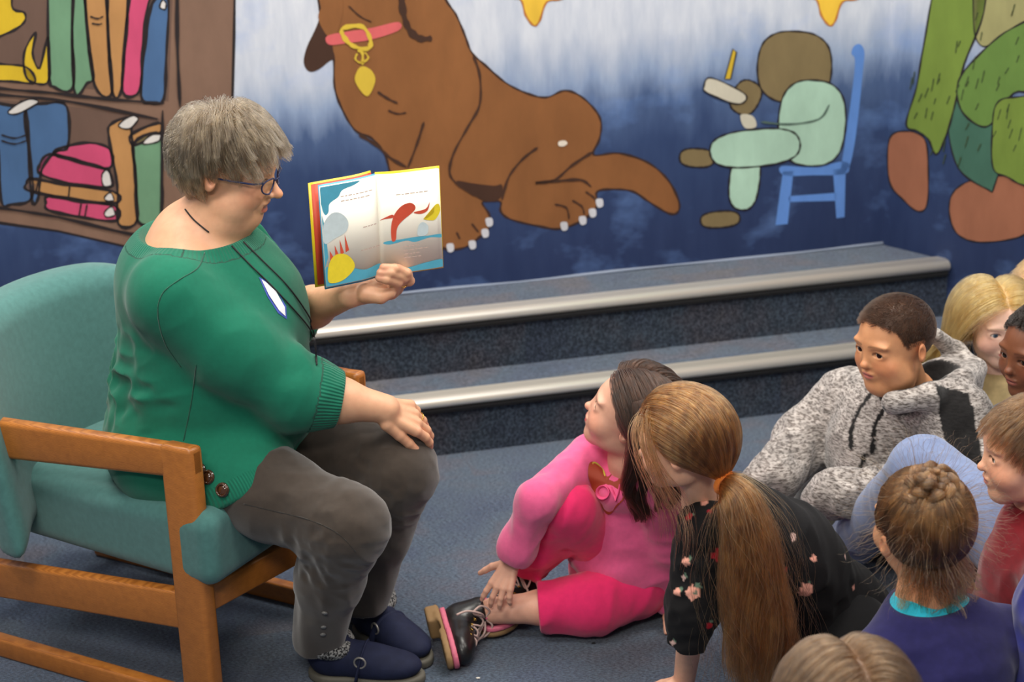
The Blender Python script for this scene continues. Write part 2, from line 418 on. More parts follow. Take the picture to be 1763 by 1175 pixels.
class Mural:
    def __init__(s, name, wall, right=False): s.name, s.wall, s.right, s.layers = name, wall, right, []
    def shape(s, pts, c, layer, smooth=True, outline=0, oc=INK):
        P = smooth_path([(x, y) for x, y in pts], 5, True) if smooth else np.array(pts, float)
        s.layers.append((c, [[onwall(x, y, layer, s.right) for x, y in P]]))
        if outline: s.line(list(pts), outline, oc, layer+.5, True, smooth)
    def line(s, pts, w, c=INK, layer=6, closed=False, smooth=True):
        P = smooth_path([(x, y) for x, y in pts], 5, closed) if smooth else np.array(pts, float)
        n = len(P); T = (np.roll(P, -1, 0)-np.roll(P, 1, 0)) if closed else np.gradient(P, axis=0)
        T /= np.linalg.norm(T, axis=1)[:, None]+1e-9; N = np.stack([-T[:, 1], T[:, 0]], 1)
        ww = w/2*(1+.25*np.sin(np.arange(n)*1.7)+.15*np.sin(np.arange(n)*.61))
        if not closed: ww[0] *= .4; ww[-1] *= .4
        L = [onwall(*q, layer, s.right) for q in P+N*ww[:, None]]; R = [onwall(*q, layer, s.right) for q in P-N*ww[:, None]]
        for i in range(n if closed else n-1): s.layers.append((c, [[L[i], L[(i+1) % n], R[(i+1) % n], R[i]]]))
    def build(s):
        mats, V, F, MI = [], [], [], []
        for c, polys in s.layers:
            if c not in mats: mats.append(c)
            for p in polys:
                b0 = len(V); V += p; F.append(tuple(range(b0, b0+len(p)))); MI.append(mats.index(c))
        o = mesh_from(s.name, V, F, None, s.wall, False)
        for c in mats: o.data.materials.append(pm(c))
        o.data.polygons.foreach_set('material_index', MI); return o
GREEN, OCHRE, PINKB, BLUEB, BR1, BR2, WHT = (104, 142, 112), (172, 126, 78), (190, 72, 108), (68, 98, 138), (122, 95, 80), (100, 78, 68), (205, 200, 196)
bk = Mural('painted_bookcase', wall_back)
bk.shape([(-160, -90), (405, -90), (403, 60), (400, 180), (398, 418), (300, 440), (232, 428), (100, 398), (0, 384), (-160, 355)], BR1, 0, False, 5)
bk.shape([(-160, -80), (300, -80), (290, 175), (180, 155), (90, 148), (0, 140), (-160, 130)], BR2, 1, False)
bk.shape([(-160, 165), (0, 172), (120, 183), (275, 205), (275, 392), (200, 382), (100, 372), (0, 355), (-160, 330)], BR2, 1, False)
bk.line([(-150, 130), (0, 152), (90, 160), (180, 170), (283, 178)], 5); bk.line([(-150, 148), (0, 163), (120, 175), (272, 205)], 5)
bk.line([(306, -80), (305, 60), (310, 185)], 6); bk.line([(-150, 333), (0, 358), (100, 374), (220, 402), (300, 412)], 5); bk.line([(280, 190), (278, 390)], 5)
for pts, c in (([(87, -70), (126, -70), (124, 60), (126, 150), (94, 150), (84, 120)], GREEN), ([(126, -70), (142, -70), (150, 60), (161, 130), (150, 143), (127, 152)], GREEN),
               ([(144, -70), (183, -70), (185, 60), (193, 160), (163, 147), (150, 40)], OCHRE), ([(184, -70), (228, -70), (215, 60), (209, 155), (193, 158), (187, 60)], OCHRE),
               ([(228, -70), (282, -70), (255, 8), (245, 90), (240, 157), (211, 157), (218, 60)], PINKB), ([(262, 6), (289, -6), (286, 100), (282, 170), (262, 178), (243, 165), (250, 80)], BLUEB),
               ([(-60, 172), (20, 182), (42, 180), (52, 270), (55, 340), (20, 352), (2, 345), (-8, 240)], BLUEB), ([(44, 190), (80, 178), (115, 184), (117, 252), (95, 262), (72, 292), (66, 340), (55, 345), (48, 250)], BLUEB),
               ([(92, 262), (145, 246), (188, 256), (188, 290), (130, 278)], PINKB), ([(84, 266), (130, 275), (180, 290), (190, 300), (190, 322), (120, 316), (70, 300), (68, 285)], PINKB),
               ([(56, 308), (110, 318), (195, 330), (198, 350), (110, 340), (48, 328), (46, 315)], OCHRE), ([(84, 338), (140, 348), (198, 355), (200, 380), (140, 374), (84, 362), (79, 350)], PINKB),
               ([(190, 215), (222, 204), (227, 235), (232, 300), (236, 380), (204, 386), (202, 320), (188, 240)], OCHRE), ([(226, 232), (272, 212), (276, 228), (232, 250)], OCHRE),
               ([(231, 246), (276, 232), (278, 300), (276, 372), (238, 382), (234, 300)], GREEN)):
    bk.shape(pts, c, 2, True, 5)
for pts in ([(275, 12), (280, 0), (286, 6), (284, 16)], [(14, 192), (45, 172), (66, 176), (30, 196)], [(204, 216), (225, 200), (238, 205), (222, 222)], [(246, 248), (258, 234), (276, 232), (272, 244)], [(176, 300), (186, 294), (192, 318), (178, 320)], [(180, 340), (190, 332), (196, 345), (184, 346)], [(180, 366), (192, 356), (198, 370), (184, 374)]):
    bk.shape(pts, WHT, 4, True, 2.5)
for pts in ([(2, 232), (25, 238), (46, 232)], [(2, 242), (25, 248), (46, 242)], [(155, 28), (168, 32), (178, 28)], [(158, 40), (170, 42), (176, 40)], [(120, 320), (118, 340)], [(66, 312), (62, 330)], [(140, 350), (136, 372)], [(150, 352), (146, 374)]): bk.line(pts, 2.5)
YEL = (200, 168, 40)
bk.shape([(-40, -60), (24, -60), (20, 10), (42, 22), (40, 40), (10, 58), (-40, 66)], YEL, 2, True, 4)
bk.shape([(44, 130), (42, 90), (62, 55), (56, 92), (68, 118), (80, 70), (84, 72), (84, 138), (60, 143)], YEL, 2, True, 4)
bk.shape([(-60, 100), (0, 110), (46, 116), (60, 142), (20, 140), (-60, 134)], YEL, 2, True, 4)
bk.build()
dog = Mural('painted_brown_dog', wall_back); DB = (132, 86, 50); DD = (66, 44, 34)
dog.shape([(560, -80), (553, 35), (560, 65), (574, 95), (576, 150), (590, 190), (612, 225), (640, 238), (662, 265), (672, 300), (680, 340), (700, 395), (740, 418), (775, 430), (805, 424), (826, 408), (840, 398), (843, 372), (830, 350), (842, 346), (862, 348), (862, 364), (880, 378), (930, 390), (965, 394), (1005, 378), (1028, 355), (1028, 330), (1060, 326), (1090, 330), (1115, 346), (1150, 367), (1166, 366), (1169, 348), (1150, 310), (1115, 280), (1065, 264), (1022, 267), (1032, 240), (1035, 212), (1025, 190), (1000, 166), (972, 156), (940, 168), (905, 160), (870, 142), (835, 112), (812, 90), (800, 60), (785, 25), (765, -6), (740, -80)], DB, 0, True, 3.5, (58, 40, 34))
dog.shape([(562, -40), (556, 10), (545, 45), (528, 82), (523, 108), (532, 123), (548, 120), (566, 106), (574, 100), (572, 75), (566, 40)], DD, 1)
dog.shape([(562, -40), (556, 5), (548, 30), (562, 60), (578, 60), (590, 20), (585, -30)], DB, 2)
dog.shape([(786, 312), (815, 316), (850, 320), (864, 318), (864, 338), (850, 347), (832, 346), (810, 332)], DD, 2)
for pts, w in (([(815, 96), (826, 130), (826, 180), (806, 218), (782, 262), (774, 296), (786, 316), (820, 338)], 4), ([(926, 254), (900, 274), (876, 305), (864, 345)], 4), ([(1020, 262), (985, 285), (955, 310), (922, 315), (960, 312), (1000, 310), (1018, 322)], 4.5), ([(730, 210), (718, 248), (702, 290)], 4), ([(618, 232), (648, 250), (672, 272), (700, 288)], 5), ([(690, -20), (694, 20), (704, 50), (722, 66), (744, 66)], 11),
               ([(650, 158), (668, 170), (685, 178)], 4), ([(668, 190), (684, 196), (700, 194)], 3), ([(600, 10), (620, 28), (640, 38)], 2.5), ([(955, 352), (975, 358), (980, 378)], 3), ([(985, 345), (1002, 356), (1006, 370)], 3), ([(1008, 330), (1022, 340), (1028, 350)], 3), ([(786, 400), (792, 412)], 3), ([(812, 385), (824, 400)], 3)): dog.line(pts, w, DD, 3)
dog.shape([(563, 62), (600, 54), (640, 48), (685, 38), (687, 52), (640, 68), (600, 74), (567, 77)], (205, 96, 98), 3)
GOLD = (206, 176, 62)
dog.line([(592, 48), (624, 46), (638, 70), (632, 84), (606, 78), (590, 60)], 7, GOLD, 5, True)
dog.line([(616, 86), (624, 92), (624, 112)], 5, GOLD, 5); dog.line([(615, 92), (612, 102), (622, 108), (634, 100), (628, 90)], 3, GOLD, 5)
dog.shape([(624, 114), (640, 122), (646, 140), (632, 166), (612, 142), (614, 124)], GOLD, 4)
for x, y in ((842, 382), (835, 401), (813, 421), (775, 426), (1032, 349), (1020, 366), (1003, 379), (971, 389)):
    dog.shape([(x-6, y-5), (x+5, y-6), (x+6, y+6), (x-3, y+8)], (196, 196, 202), 4)
dog.shape([(962, 244), (972, 242), (977, 247), (970, 252), (962, 251)], (225, 215, 200), 4)
dog.build()
ch = Mural('painted_blue_chair', wall_back); CB = (92, 134, 202)
ch.shape([(1470, 80), (1480, 76), (1488, 88), (1486, 120), (1474, 230), (1462, 288), (1448, 296), (1454, 250), (1468, 150), (1472, 104), (1466, 92)], CB, 0)
ch.shape([(1346, 286), (1400, 288), (1450, 278), (1462, 284), (1454, 300), (1400, 302), (1350, 302)], CB, 0)
ch.shape([(1348, 295), (1366, 295), (1356, 386), (1335, 388)], CB, 0, False); ch.shape([(1434, 292), (1456, 290), (1454, 374), (1440, 376)], CB, 0, False)
ch.shape([(1358, 338), (1440, 332), (1440, 346), (1358, 348)], CB, 0, False); ch.build()
OL, MINT = (122, 106, 74), (164, 196, 176)
cu = Mural('painted_cushions_and_cloth', wall_back)    # plain rounded shapes in the same colours and sizes
def blob(cx, cy, rx, ry, rot=0, p=2.6, n=14):
    out = []
    for i in range(n):
        a = 2*math.pi*i/n; x = rx*math.copysign(abs(math.cos(a))**(2/p), math.cos(a)); y = ry*math.copysign(abs(math.sin(a))**(2/p), math.sin(a))
        out.append((cx+x*math.cos(rot)-y*math.sin(rot), cy+x*math.sin(rot)+y*math.cos(rot)))
    return out
cu.shape(blob(1368, 116, 64, 62, .05), OL, 1, True, 3); cu.shape(blob(1398, 212, 58, 74, .06), MINT, 2, True, 3)
cu.shape(blob(1300, 255, 78, 32, -.10), MINT, 3, True, 3); cu.shape(blob(1282, 310, 26, 52, .12), MINT, 2, True, 3)
cu.shape(blob(1200, 272, 30, 16, .05), OL, 1, True, 3); cu.shape(blob(1240, 378, 34, 14, -.08), OL, 1, True, 3); cu.shape(blob(1284, 168, 24, 30, .5), OL, 1, True, 3)
cu.line([(1310, 210), (1360, 214), (1410, 205), (1428, 180)], 3, (80, 100, 90), 5)
cu.shape([(1212, 150), (1224, 134), (1280, 160), (1282, 175), (1262, 178), (1218, 160)], (196, 190, 172), 5, True, 2.5); cu.shape([(1275, 198), (1296, 200), (1302, 218), (1282, 220)], (196, 190, 172), 5)
cu.shape([(1262, 84), (1268, 90), (1258, 136), (1248, 136)], (200, 168, 50), 6, False, 2)
cu.build()
st = Mural('painted_star', wall_back)
for cx in (921, 1430):
    st.shape([(cx-44, -6), (cx-22, -14), (cx, -60), (cx+18, -16), (cx+48, -8), (cx+44, -1), (cx+20, 4), (cx+8, 36), (cx-2, 44), (cx-16, 26), (cx-24, 0)], (222, 180, 62), 1, True, 3, (176, 110, 50))
st.build()
lf = Mural('painted_hanging_leaves', wall_right, True); G1, G2, G3, TC = (112, 134, 58), (66, 104, 88), (98, 128, 62), (152, 98, 74)
lf.shape([(1531, 240), (1560, 226), (1592, 240), (1598, 290), (1596, 352), (1580, 364), (1556, 345), (1531, 312)], TC, 0, True, 2.5)
lf.shape(blob(1712, 360, 78, 56, -.12), TC, 0, True, 2.5)
lf.shape([(1640, 150), (1700, 130), (1735, 220), (1712, 320), (1700, 326), (1650, 290), (1632, 215)], G2, 1, True, 2.5)
lf.shape([(1622, -60), (1690, -60), (1694, 20), (1660, 110), (1644, 180), (1630, 230), (1612, 266), (1598, 240), (1580, 226), (1560, 214), (1578, 150), (1590, 80)], G1, 2, True, 3)
lf.shape([(1690, -60), (1790, -60), (1790, 40), (1730, 60), (1692, 80), (1676, 40)], (150, 146, 100), 2, True, 2)
lf.shape([(1790, 40), (1790, 150), (1745, 160), (1715, 205), (1690, 218), (1655, 190), (1650, 140), (1690, 90), (1740, 50)], G3, 3, True, 3)
lf.shape([(1715, 180), (1745, 168), (1800, 180), (1800, 320), (1760, 318), (1735, 305), (1710, 290), (1708, 230)], G1, 4, True, 2.5)
for i in range(46):
    x = 1570+RNG.random()*190; y = 5+RNG.random()*270; 
    if x < 1600+ (0 if y > 120 else 20): y = 120+RNG.random()*80
    lf.line([(x, y), (x-3-RNG.random()*4, y+10+RNG.random()*14)], 1.6, (60, 72, 44), 5.5)
lf.build()
# ================================================================= armchair
WOOD, _nt, _b = mat_new('oak_wood')
_v = obj_coord(_nt, (3, 3, 22), (0, 0, math.radians(-30))); _w = obj_coord(_nt, (1, 1, 1))
_n = noise(_nt, obj_coord(_nt, (60, 60, 60)), 1, 3); _g = nd(_nt, 'ShaderNodeTexWave', bands_direction='Z'); _g.inputs['Scale'].default_value = 6; _g.inputs['Distortion'].default_value = 7; _g.inputs['Detail'].default_value = 3; _g.inputs['Detail Scale'].default_value = 1.2
_nt.links.new(obj_coord(_nt, (3, 3, 26)), _g.inputs['Vector'])
_c = ramp(_nt, _g.outputs['Fac'], ((0, c4((150, 88, 34))), (.5, c4((170, 103, 40))), (1, c4((182, 114, 48)))))
_c = mix(_nt, _c, ramp(_nt, _n, ((.3, (.9, .88, .86, 1)), (.7, (1.08, 1.08, 1.08, 1)))), 1, 'MULTIPLY')
_nt.links.new(_c, _b.inputs['Base Color']); _b.inputs['Roughness'].default_value = .38; _b.inputs['Coat Weight'].default_value = .25; _b.inputs['Coat Roughness'].default_value = .25
TEAL = cloth('teal_upholstery', (70, 114, 110), 1100, .5, .25, .9, .10)
CO = np.array([-.468, 3.493, 0]); CFW = nrm([.87, -.49, 0]); CL = nrm([.61, .79, 0])
def cp(f, l, z): return CO+CFW*f+CL*l+np.array([0, 0, z])
chair = empty('armchair', cp(-.25, 0, 0))
tag(chair, 'wooden armchair with teal upholstered seat and back under the woman in green', 'chair')
def sk(bm, f0, f1, l0, l1, zb, zt, bev=.008, zb1=None, zt1=None):
    """bar between f0 and f1 (front), heights may differ at the two ends"""
    zb1 = zb if zb1 is None else zb1; zt1 = zt if zt1 is None else zt1
    b2 = bmesh.new(); vs = {}
    for i, (f, a, b) in enumerate(((f0, zb, zt), (f1, zb1, zt1))):
        for j, l in enumerate((l0, l1)):
            for k, z in enumerate((a, b)): vs[i, j, k] = b2.verts.new(cp(f, l, z))
    for q in (((0,0,0),(0,0,1),(0,1,1),(0,1,0)), ((1,0,0),(1,1,0),(1,1,1),(1,0,1)), ((0,0,0),(1,0,0),(1,0,1),(0,0,1)), ((0,1,0),(0,1,1),(1,1,1),(1,1,0)), ((0,0,0),(0,1,0),(1,1,0),(1,0,0)), ((0,0,1),(1,0,1),(1,1,1),(0,1,1))):
        b2.faces.new([vs[t] for t in q])
    if bev: bmesh.ops.bevel(b2, geom=list(b2.edges), offset=bev, segments=3, affect='EDGES', profile=.5)
    me = bpy.data.meshes.new('t'); b2.to_mesh(me); b2.free(); bm.from_mesh(me); bpy.data.meshes.remove(me)
def bar(name, *a, **k):
    bm = bmesh.new(); sk(bm, *a, **k); return bm_obj(name, bm, WOOD, chair, True)
HW = .258; T = .036; DZ = .045
for s in (-1, 1):
    l0, l1 = (-HW, -HW+T) if s < 0 else (HW-T, HW)
    # one flat sawn side frame: arm, front leg, rear leg, side rail, stretcher
    bar('armrest', -.78, 0, l0, l1, .505-DZ, .60-DZ, .010, .535, .60)
    bar('front_leg', -.078, -.0, l0-.0005, l1+.0005, 0, .598, .010)
    bar('rear_leg', -.80, -.725, l0-.0005, l1+.0005, 0, .545, .010)
    bar('side_rail', -.74, -.05, l0+.002, l1-.002, .180-DZ, .262-DZ, .006, .195, .278)
    bar('stretcher', -.74, -.05, l0+.002, l1-.002, .0, .045, .006)
bar('front_rail', -.05, -.022, -HW+T, HW-T, .225, .285, .005)
bar('rear_rail', -.78, -.75, -HW+T, HW-T, .20, .28, .005)
CB_ = np.stack([CFW, CL, [0, 0, 1]], 1)
def seat_fn(P):
    Q = P-cp(-.325, 0, .364).astype(f32); f = Q@CFW.astype(f32); l = Q@CL.astype(f32); z = Q[:, 2]-f*.06
    q = np.stack([f, l, z], 1)
    dent = .022*np.exp(-((f+.02)**2+(l/1.0)**2)/.03)
    q[:, 2] += dent*(z > 0)-.012*(1-(l/.23)**2)*(z > 0)
    return rbox(q, (0, 0, 0), (.325, .218, .079), None, .035)
seat = build_sdf('seat_cushion', seat_fn, cp(-.33, 0, .37)-np.array([.46, .46, .14]), cp(-.33, 0, .37)+np.array([.46, .46, .14]), .008, (), TEAL, chair)
def back_fn(P):
    Q = P-cp(-.70, .04, .545).astype(f32); f = Q@CFW.astype(f32); l = Q@CL.astype(f32); z = Q[:, 2]
    q = np.stack([f+.22*z-.10*(l/.3)**2-.03, l, z+.05*(l/.3)**6+.01*(l/.3)**2], 1)
    return rbox(q, (0, 0, 0), (.06, .31, .215), None, .045)
back = build_sdf('back_cushion', back_fn, cp(-.74, 0, .56)-np.array([.48, .48, .38]), cp(-.74, 0, .56)+np.array([.48, .48, .38]), .010, (), TEAL, chair)
# ================================================================= book held open
BOOKR = math.radians(24)
BU = np.array([math.cos(BOOKR), math.sin(BOOKR), 0]); BN = np.array([math.sin(BOOKR), -math.cos(BOOKR), 0]); BZ = np.array([0, 0, 1.])
BC = at(652, 388, 3.60); PW, PH = .128, .208
book = empty('picture_book', BC-[0, 0, PH/2]); tag(book, 'open children\'s picture book held up by the woman in green', 'book')
PAGE = plain('page_paper', (250, 244, 228), .6, 0, .01); YCOV = plain('yellow_cover', (228, 200, 30), .35, spec=.5); TCOV = plain('light_blue_edge', (70, 160, 200), .4); REDI = plain('orange_red_endpaper', (205, 70, 42), .5)
def bpt(u, v, w): return BC+BU*u+BZ*v+BN*w
def page_w(u):   # height of page surface above the spine plane (towards the reader side)
    a = abs(u)/PW
    return .012*math.sin(min(a*2.2, 1)*math.pi/2)*(1-.25*a)+(.010*a if u > 0 else .018*a)
def sheet(name, u0, u1, mat, w_off=0., v0=-PH/2, v1=PH/2, n=14, th=.002, parent=book):
    V = []; us = np.linspace(u0, u1, n)
    for u in us:
        for v in (v0, v1):
            V.append(bpt(u, v, page_w(u)+w_off)); V.append(bpt(u, v, page_w(u)+w_off-th))
    F = []
    for i in range(n-1):
        a = 4*i; b = a+4
        F += [(a, b, b+2, a+2), (a+1, a+3, b+3, b+1), (a, a+1, b+1, b), (a+2, b+2, b+3, a+3)]
    F += [(0, 2, 3, 1), (4*n-4, 4*n-3, 4*n-1, 4*n-2)]
    return mesh_from(name, V, F, mat, parent, True)
pl = sheet('left_page', -PW, 0, PAGE, 0, th=.003); pr_ = sheet('right_page', 0, PW, PAGE, 0, th=.006)
cvr = sheet('cover', .001, PW+.004, YCOV, -.0075, -PH/2-.004, PH/2+.004, th=.0025)
sheet('front_cover', -PW-.014, -.001, YCOV, -.028, -PH/2-.005, PH/2+.003, th=.0025); sheet('endpaper', -PW-.009, -.001, REDI, -.0255, -PH/2, PH/2, th=.001)
pb = sheet('page_block', -PW-.001, -.001, TCOV, -.0035, -PH/2-.0045, PH/2+.002, th=.004)
FLAT = {}
def print_shape(name, pts, c, parent, lay=1, smooth=True):
    """flat print on a page: pts in (u, v) page units (-1..1 across both pages, 0..1 up)"""
    P = smooth_path(pts, 5, True) if smooth else np.array(pts, float)
    P = np.stack([np.clip(P[:, 0], -.997, .997), np.clip(P[:, 1], .006, .994)], 1)
    bm_ = bmesh.new(); vs = [bm_.verts.new((x*PW, (y-.5)*PH, 0)) for x, y in P]; f = bm_.faces.new(vs)
    bmesh.ops.triangulate(bm_, faces=[f])
    for e_ in range(2): bmesh.ops.subdivide_edges(bm_, edges=[e for e in bm_.edges if e.calc_length() > .02], cuts=2)
    bmesh.ops.triangulate(bm_, faces=list(bm_.faces))
    for v in bm_.verts:
        u, w = v.co.x, v.co.y; v.co = Vector(bpt(u, w, page_w(u)+.0003*lay))
    if c not in FLAT: FLAT[c] = plain('print_%d' % len(FLAT), c, .5, 0, .05, 90)
    return bm_obj(name, bm_, FLAT[c], parent)
SEA, RED_, YL, PB, GREY = (84, 170, 196), (214, 84, 58), (240, 216, 50), (206, 220, 222), (168, 160, 150)
print_shape('sea_print', [(-.99, .995), (-.35, .995), (-.42, .96), (-.62, .93), (-.70, .87), (-.85, .82), (-.88, .74), (-.94, .72), (-.985, .80)], SEA, pl)
print_shape('sea_print', [(-.99, .01), (-.02, .01), (-.02, .115), (-.30, .10), (-.52, .14), (-.60, .11), (-.80, .16), (-.985, .20)], SEA, pl)
print_shape('sea_print', [(-.995, .2), (-.93, .3), (-.95, .6), (-.995, .72)], SEA, pl, 1, False)
print_shape('pale_round_shape', [(-.98, .44), (-.80, .47), (-.60, .52), (-.56, .62), (-.68, .71), (-.84, .72), (-.98, .62)], PB, pl, 2)
print_shape('yellow_round_shape', [(-.93, .04), (-.72, .04), (-.52, .12), (-.50, .20), (-.62, .29), (-.80, .31), (-.92, .24), (-.96, .12)], YL, pl, 3)
for k_ in range(4): print_shape('red_spike', [(-.90+.09*k_, .255+.02*k_), (-.84+.09*k_, .285+.015*k_), (-.90+.09*k_, .36+.045*k_)], RED_, pl, 2, False)
print_shape('sea_print', [(.02, .01), (.995, .01), (.995, .085), (.70, .075), (.40, .05), (.02, .06)], SEA, pr_)
print_shape('sea_print', [(.05, .315), (.15, .30), (.40, .325), (.55, .30), (.80, .325), (.99, .31), (.99, .345), (.75, .345), (.55, .35), (.35, .345), (.12, .335)], SEA, pr_, 1)
print_shape('red_swoosh', [(.18, .34), (.24, .345), (.27, .46), (.36, .53), (.55, .61), (.58, .66), (.50, .70), (.36, .68), (.24, .60), (.18, .48)], RED_, pr_, 2)
print_shape('red_swoosh', [(.55, .60), (.75, .62), (.82, .68), (.78, .60), (.66, .575)], RED_, pr_, 2); print_shape('red_swoosh', [(.02, .55), (.20, .60), (.22, .57), (.10, .56)], RED_, pr_, 2)
print_shape('yellow_swoosh', [(.70, .52), (.80, .50), (.90, .50), (.99, .58), (.97, .65), (.90, .64), (.88, .57), (.78, .525)], YL, pr_, 2)
print_shape('pale_round_shape', [(.60, .36), (.75, .36), (.78, .44), (.70, .49), (.62, .46)], PB, pr_, 2)
for side, par, rows in ((-1, pl, ((-.66, .865, .5), (-.66, .82, .48), (-.30, .52, .22), (-.36, .295, .30))), (1, pr_, ((.28, .79, .50), (.36, .262, .22), (.36, .225, .34), (.36, .188, .2), (.36, .15, .24)))):
    for u0, v0, L_ in rows:
        u = u0
        while u < u0+L_:
            w = .03+RNG.random()*.05; print_shape('text_line', [(u, v0), (u+w, v0), (u+w, v0+.009), (u, v0+.009)], (206, 180, 166), par, 1, False); u += w+.018
# ================================================================= people helpers
def frame(fwd, roll=0.):
    """columns: right hand side, face direction, up"""
    f = nrm(fwd); r = nrm(np.cross(f, [0, 0, 1])); u = np.cross(r, f)
    c, s = math.cos(roll), math.sin(roll)
    return np.stack([r*c+u*s, f, u*c-r*s], 1)
class Head:
    def __init__(s, c, fwd, H, roll=0., child=True, cheeks=1., fat=0., mouth=0., brow=0., skin=(222, 170, 138), lips=(196, 110, 100), scalp=(120, 90, 60), browc=(120, 85, 60), iris=(70, 50, 35), ears=True):
        s.c = np.asarray(c, float); s.R = frame(fwd, roll); s.H = H; s.line = None; s.child, s.cheeks, s.fat, s.mouth = child, cheeks, fat, mouth
        s.skin, s.lips, s.scalp, s.browc, s.iris, s.ears = skin, lips, scalp, browc, iris, ears
    def w(s, x, y, z): return s.c+s.R@(np.array([x, y, z], float)*s.H)
    def loc(s, P): return ((P-s.c.astype(f32))@s.R.astype(f32))/s.H
    def sdf(s, P, neck=True):
        d = near(P, s.c, .64*s.H, s.sdf0)
        if neck:
            nk = cap(P, s.w(0, -.10, -.20), s.nb, .19*s.H, .205*s.H); d = smin(d, nk, .10*s.H)
        return d
    def sdf0(s, P):
        q = s.loc(P); ax = np.abs(q[:, 0]); m = np.stack([ax, q[:, 1], q[:, 2]], 1)
        ch = s.child; fat = s.fat
        d = ell(q, (0, -.075, .13), (.345, .425, .37))
        d = smin(d, ell(q, (0, .10, -.06), (.285, .275, .40 if not ch else .37)), .10)
        d = smin(d, ell(q, (0, .215, -.385), (.13, .12, .105)), .12)                       # chin
        d = smin(d, ell(m, (.15 if ch else .16, .02, -.27 if ch else -.28), (.11 if ch else .12, .20, .14)), .10)                         # jaw
        d = smin(d, ell(m, (.165, .20, -.15), (.115+.03*s.cheeks, .13, .13)), .08)          # cheeks
        if fat: d = smin(d, ell(q, (0, .06, -.42), (.24+.1*fat, .24, .12+.06*fat)), .10); d = smin(d, ell(m, (.20, .10, -.27), (.14, .16, .15)), .08)
        d = smin(d, ell(m, (.12, .30, .095), (.13, .055, .035)), .06)                       # brow
        d = smax(d, -ell(m, (.145, .415, .005), (.085, .075, .055)), .05)                   # sockets
        nl = .47 if not ch else .42
        d = smin(d, cap(q, (0, .325, .03), (0, nl-.04, -.115), .028, .042), .035)           # nose
        d = smin(d, ell(q, (0, nl-.03, -.125), (.05, .052, .042)), .02)
        d = smin(d, ell(m, (.048, nl-.085, -.14), (.034, .042, .03)), .018)
        d = smax(d, -ell(m, (.024, nl-.05, -.168), (.014, .022, .012)), .008)
        d = smin(d, ell(q, (0, .315, -.245), (.10, .055, .07)), .05)                        # muzzle
        op = s.mouth
        d = smin(d, ell(q, (0, .355, -.222), (.092, .034, .022)), .014)
        d = smin(d, ell(q, (0, .345, -.270-op*.03), (.068, .034, .024)), .014)
        d = smax(d, -ell(q, (0, .40, -.245-op*.012), (.075, .055, .004+op*.016)), .008)
        if not ch: d = smax(d, -cap(m, (.085, .375, -.155), (.15, .315, -.27), .007, .005), .03)
        # eyelids then the almond opening
        d = smin(d, ell(m, (.145, .285, .0), (.088, .066, .062)), .02)
        oh = .027 if ch else .0215
        d = smax(d, -ell(m, (.146, .345, -.002), (.064 if ch else .060, .05, oh)), .006)
        if s.ears:
            e = np.stack([(ax-.345), (q[:, 1]+.055), (q[:, 2]+.03)], 1)
            Re = frame((.0, 1, 0)); a = .35; rot = np.array([[math.cos(a), math.sin(a), 0], [-math.sin(a), math.cos(a), 0], [0, 0, 1]])
            ee = ell(e, (.02, -.02, .0), (.028, .068, .105), rot)
            ee = smax(ee, -ell(e, (.055, .002, .012), (.03, .036, .06), rot), .012)
            d = smin(d, ee, .02)
        return d*s.H
    def color(s, P, base=None):
        q = s.loc(P); ax = np.abs(q[:, 0]); m = np.stack([ax, q[:, 1], q[:, 2]], 1)
        C = np.tile(lin(s.skin), (len(P), 1)) if base is None else base
        def bl(mask, c):
            nonlocal C; mk = np.clip(mask, 0, 1)[:, None]; C = C*(1-mk)+np.asarray(c)*mk
        sk = lin(s.skin)
        if s.line is not None:
            y_, z_ = zip(*s.line); lim = np.interp(q[:, 1], y_, z_)
            inside = (np.abs(q) < .62).all(1)*(ell(q, (0, -.075, .13), (.40, .48, .43)) < 0)*(~((ax > .30)*(np.abs(q[:, 1]+.04) < .10)*(q[:, 2] < .10)))
            bl(inside*np.clip((q[:, 2]-lim)/.03+.3, 0, 1)*.92, lin(s.scalp))
        bl(.45*np.clip(1-ell(m, (.2, .28, -.13), (.10, .12, .08))/.06, 0, 1)*(ell(m, (.2, .28, -.13), (.10, .12, .08)) < .06), sk*[1.05, .78, .72])
        bl(.4*(ell(q, (0, .43, -.12), (.06, .06, .05)) < 0), sk*[1.02, .78, .72])
        e = ell(m, (.37, -.08, -.03), (.06, .09, .12)); bl(.4*(e < 0), sk*[1.02, .72, .66])
        lz = q[:, 2]; lm = (ell(q, (0, .36, -.247-s.mouth*.02), (.088, .06, .044+.02*s.mouth)))
        bl(np.clip(-lm/.008, 0, 1), lin(s.lips))
        bl(np.clip(-ell(q, (0, .37, -.245-s.mouth*.012), (.078, .05, .005+s.mouth*.014))/.003+.3, 0, 1)*.8, lin(s.lips)*.25)
        bz = .098-.5*(ax-.14)**2*3
        bl((.6 if s.child else .7)*np.clip(1-np.abs(lz-bz)/.016, 0, 1)*(ax > .05)*(ax < .225)*(q[:, 1] > .2), lin(s.browc))
        al = ell(m, (.146, .345, -.002), (.066, .06, .031 if s.child else .026)); bl(.85*np.clip(1-np.abs(al)/.010, 0, 1)*(lz > -.004)*(q[:, 1] > .25)*(q[:, 2] < .05), np.array([.02, .012, .01]))
        return C
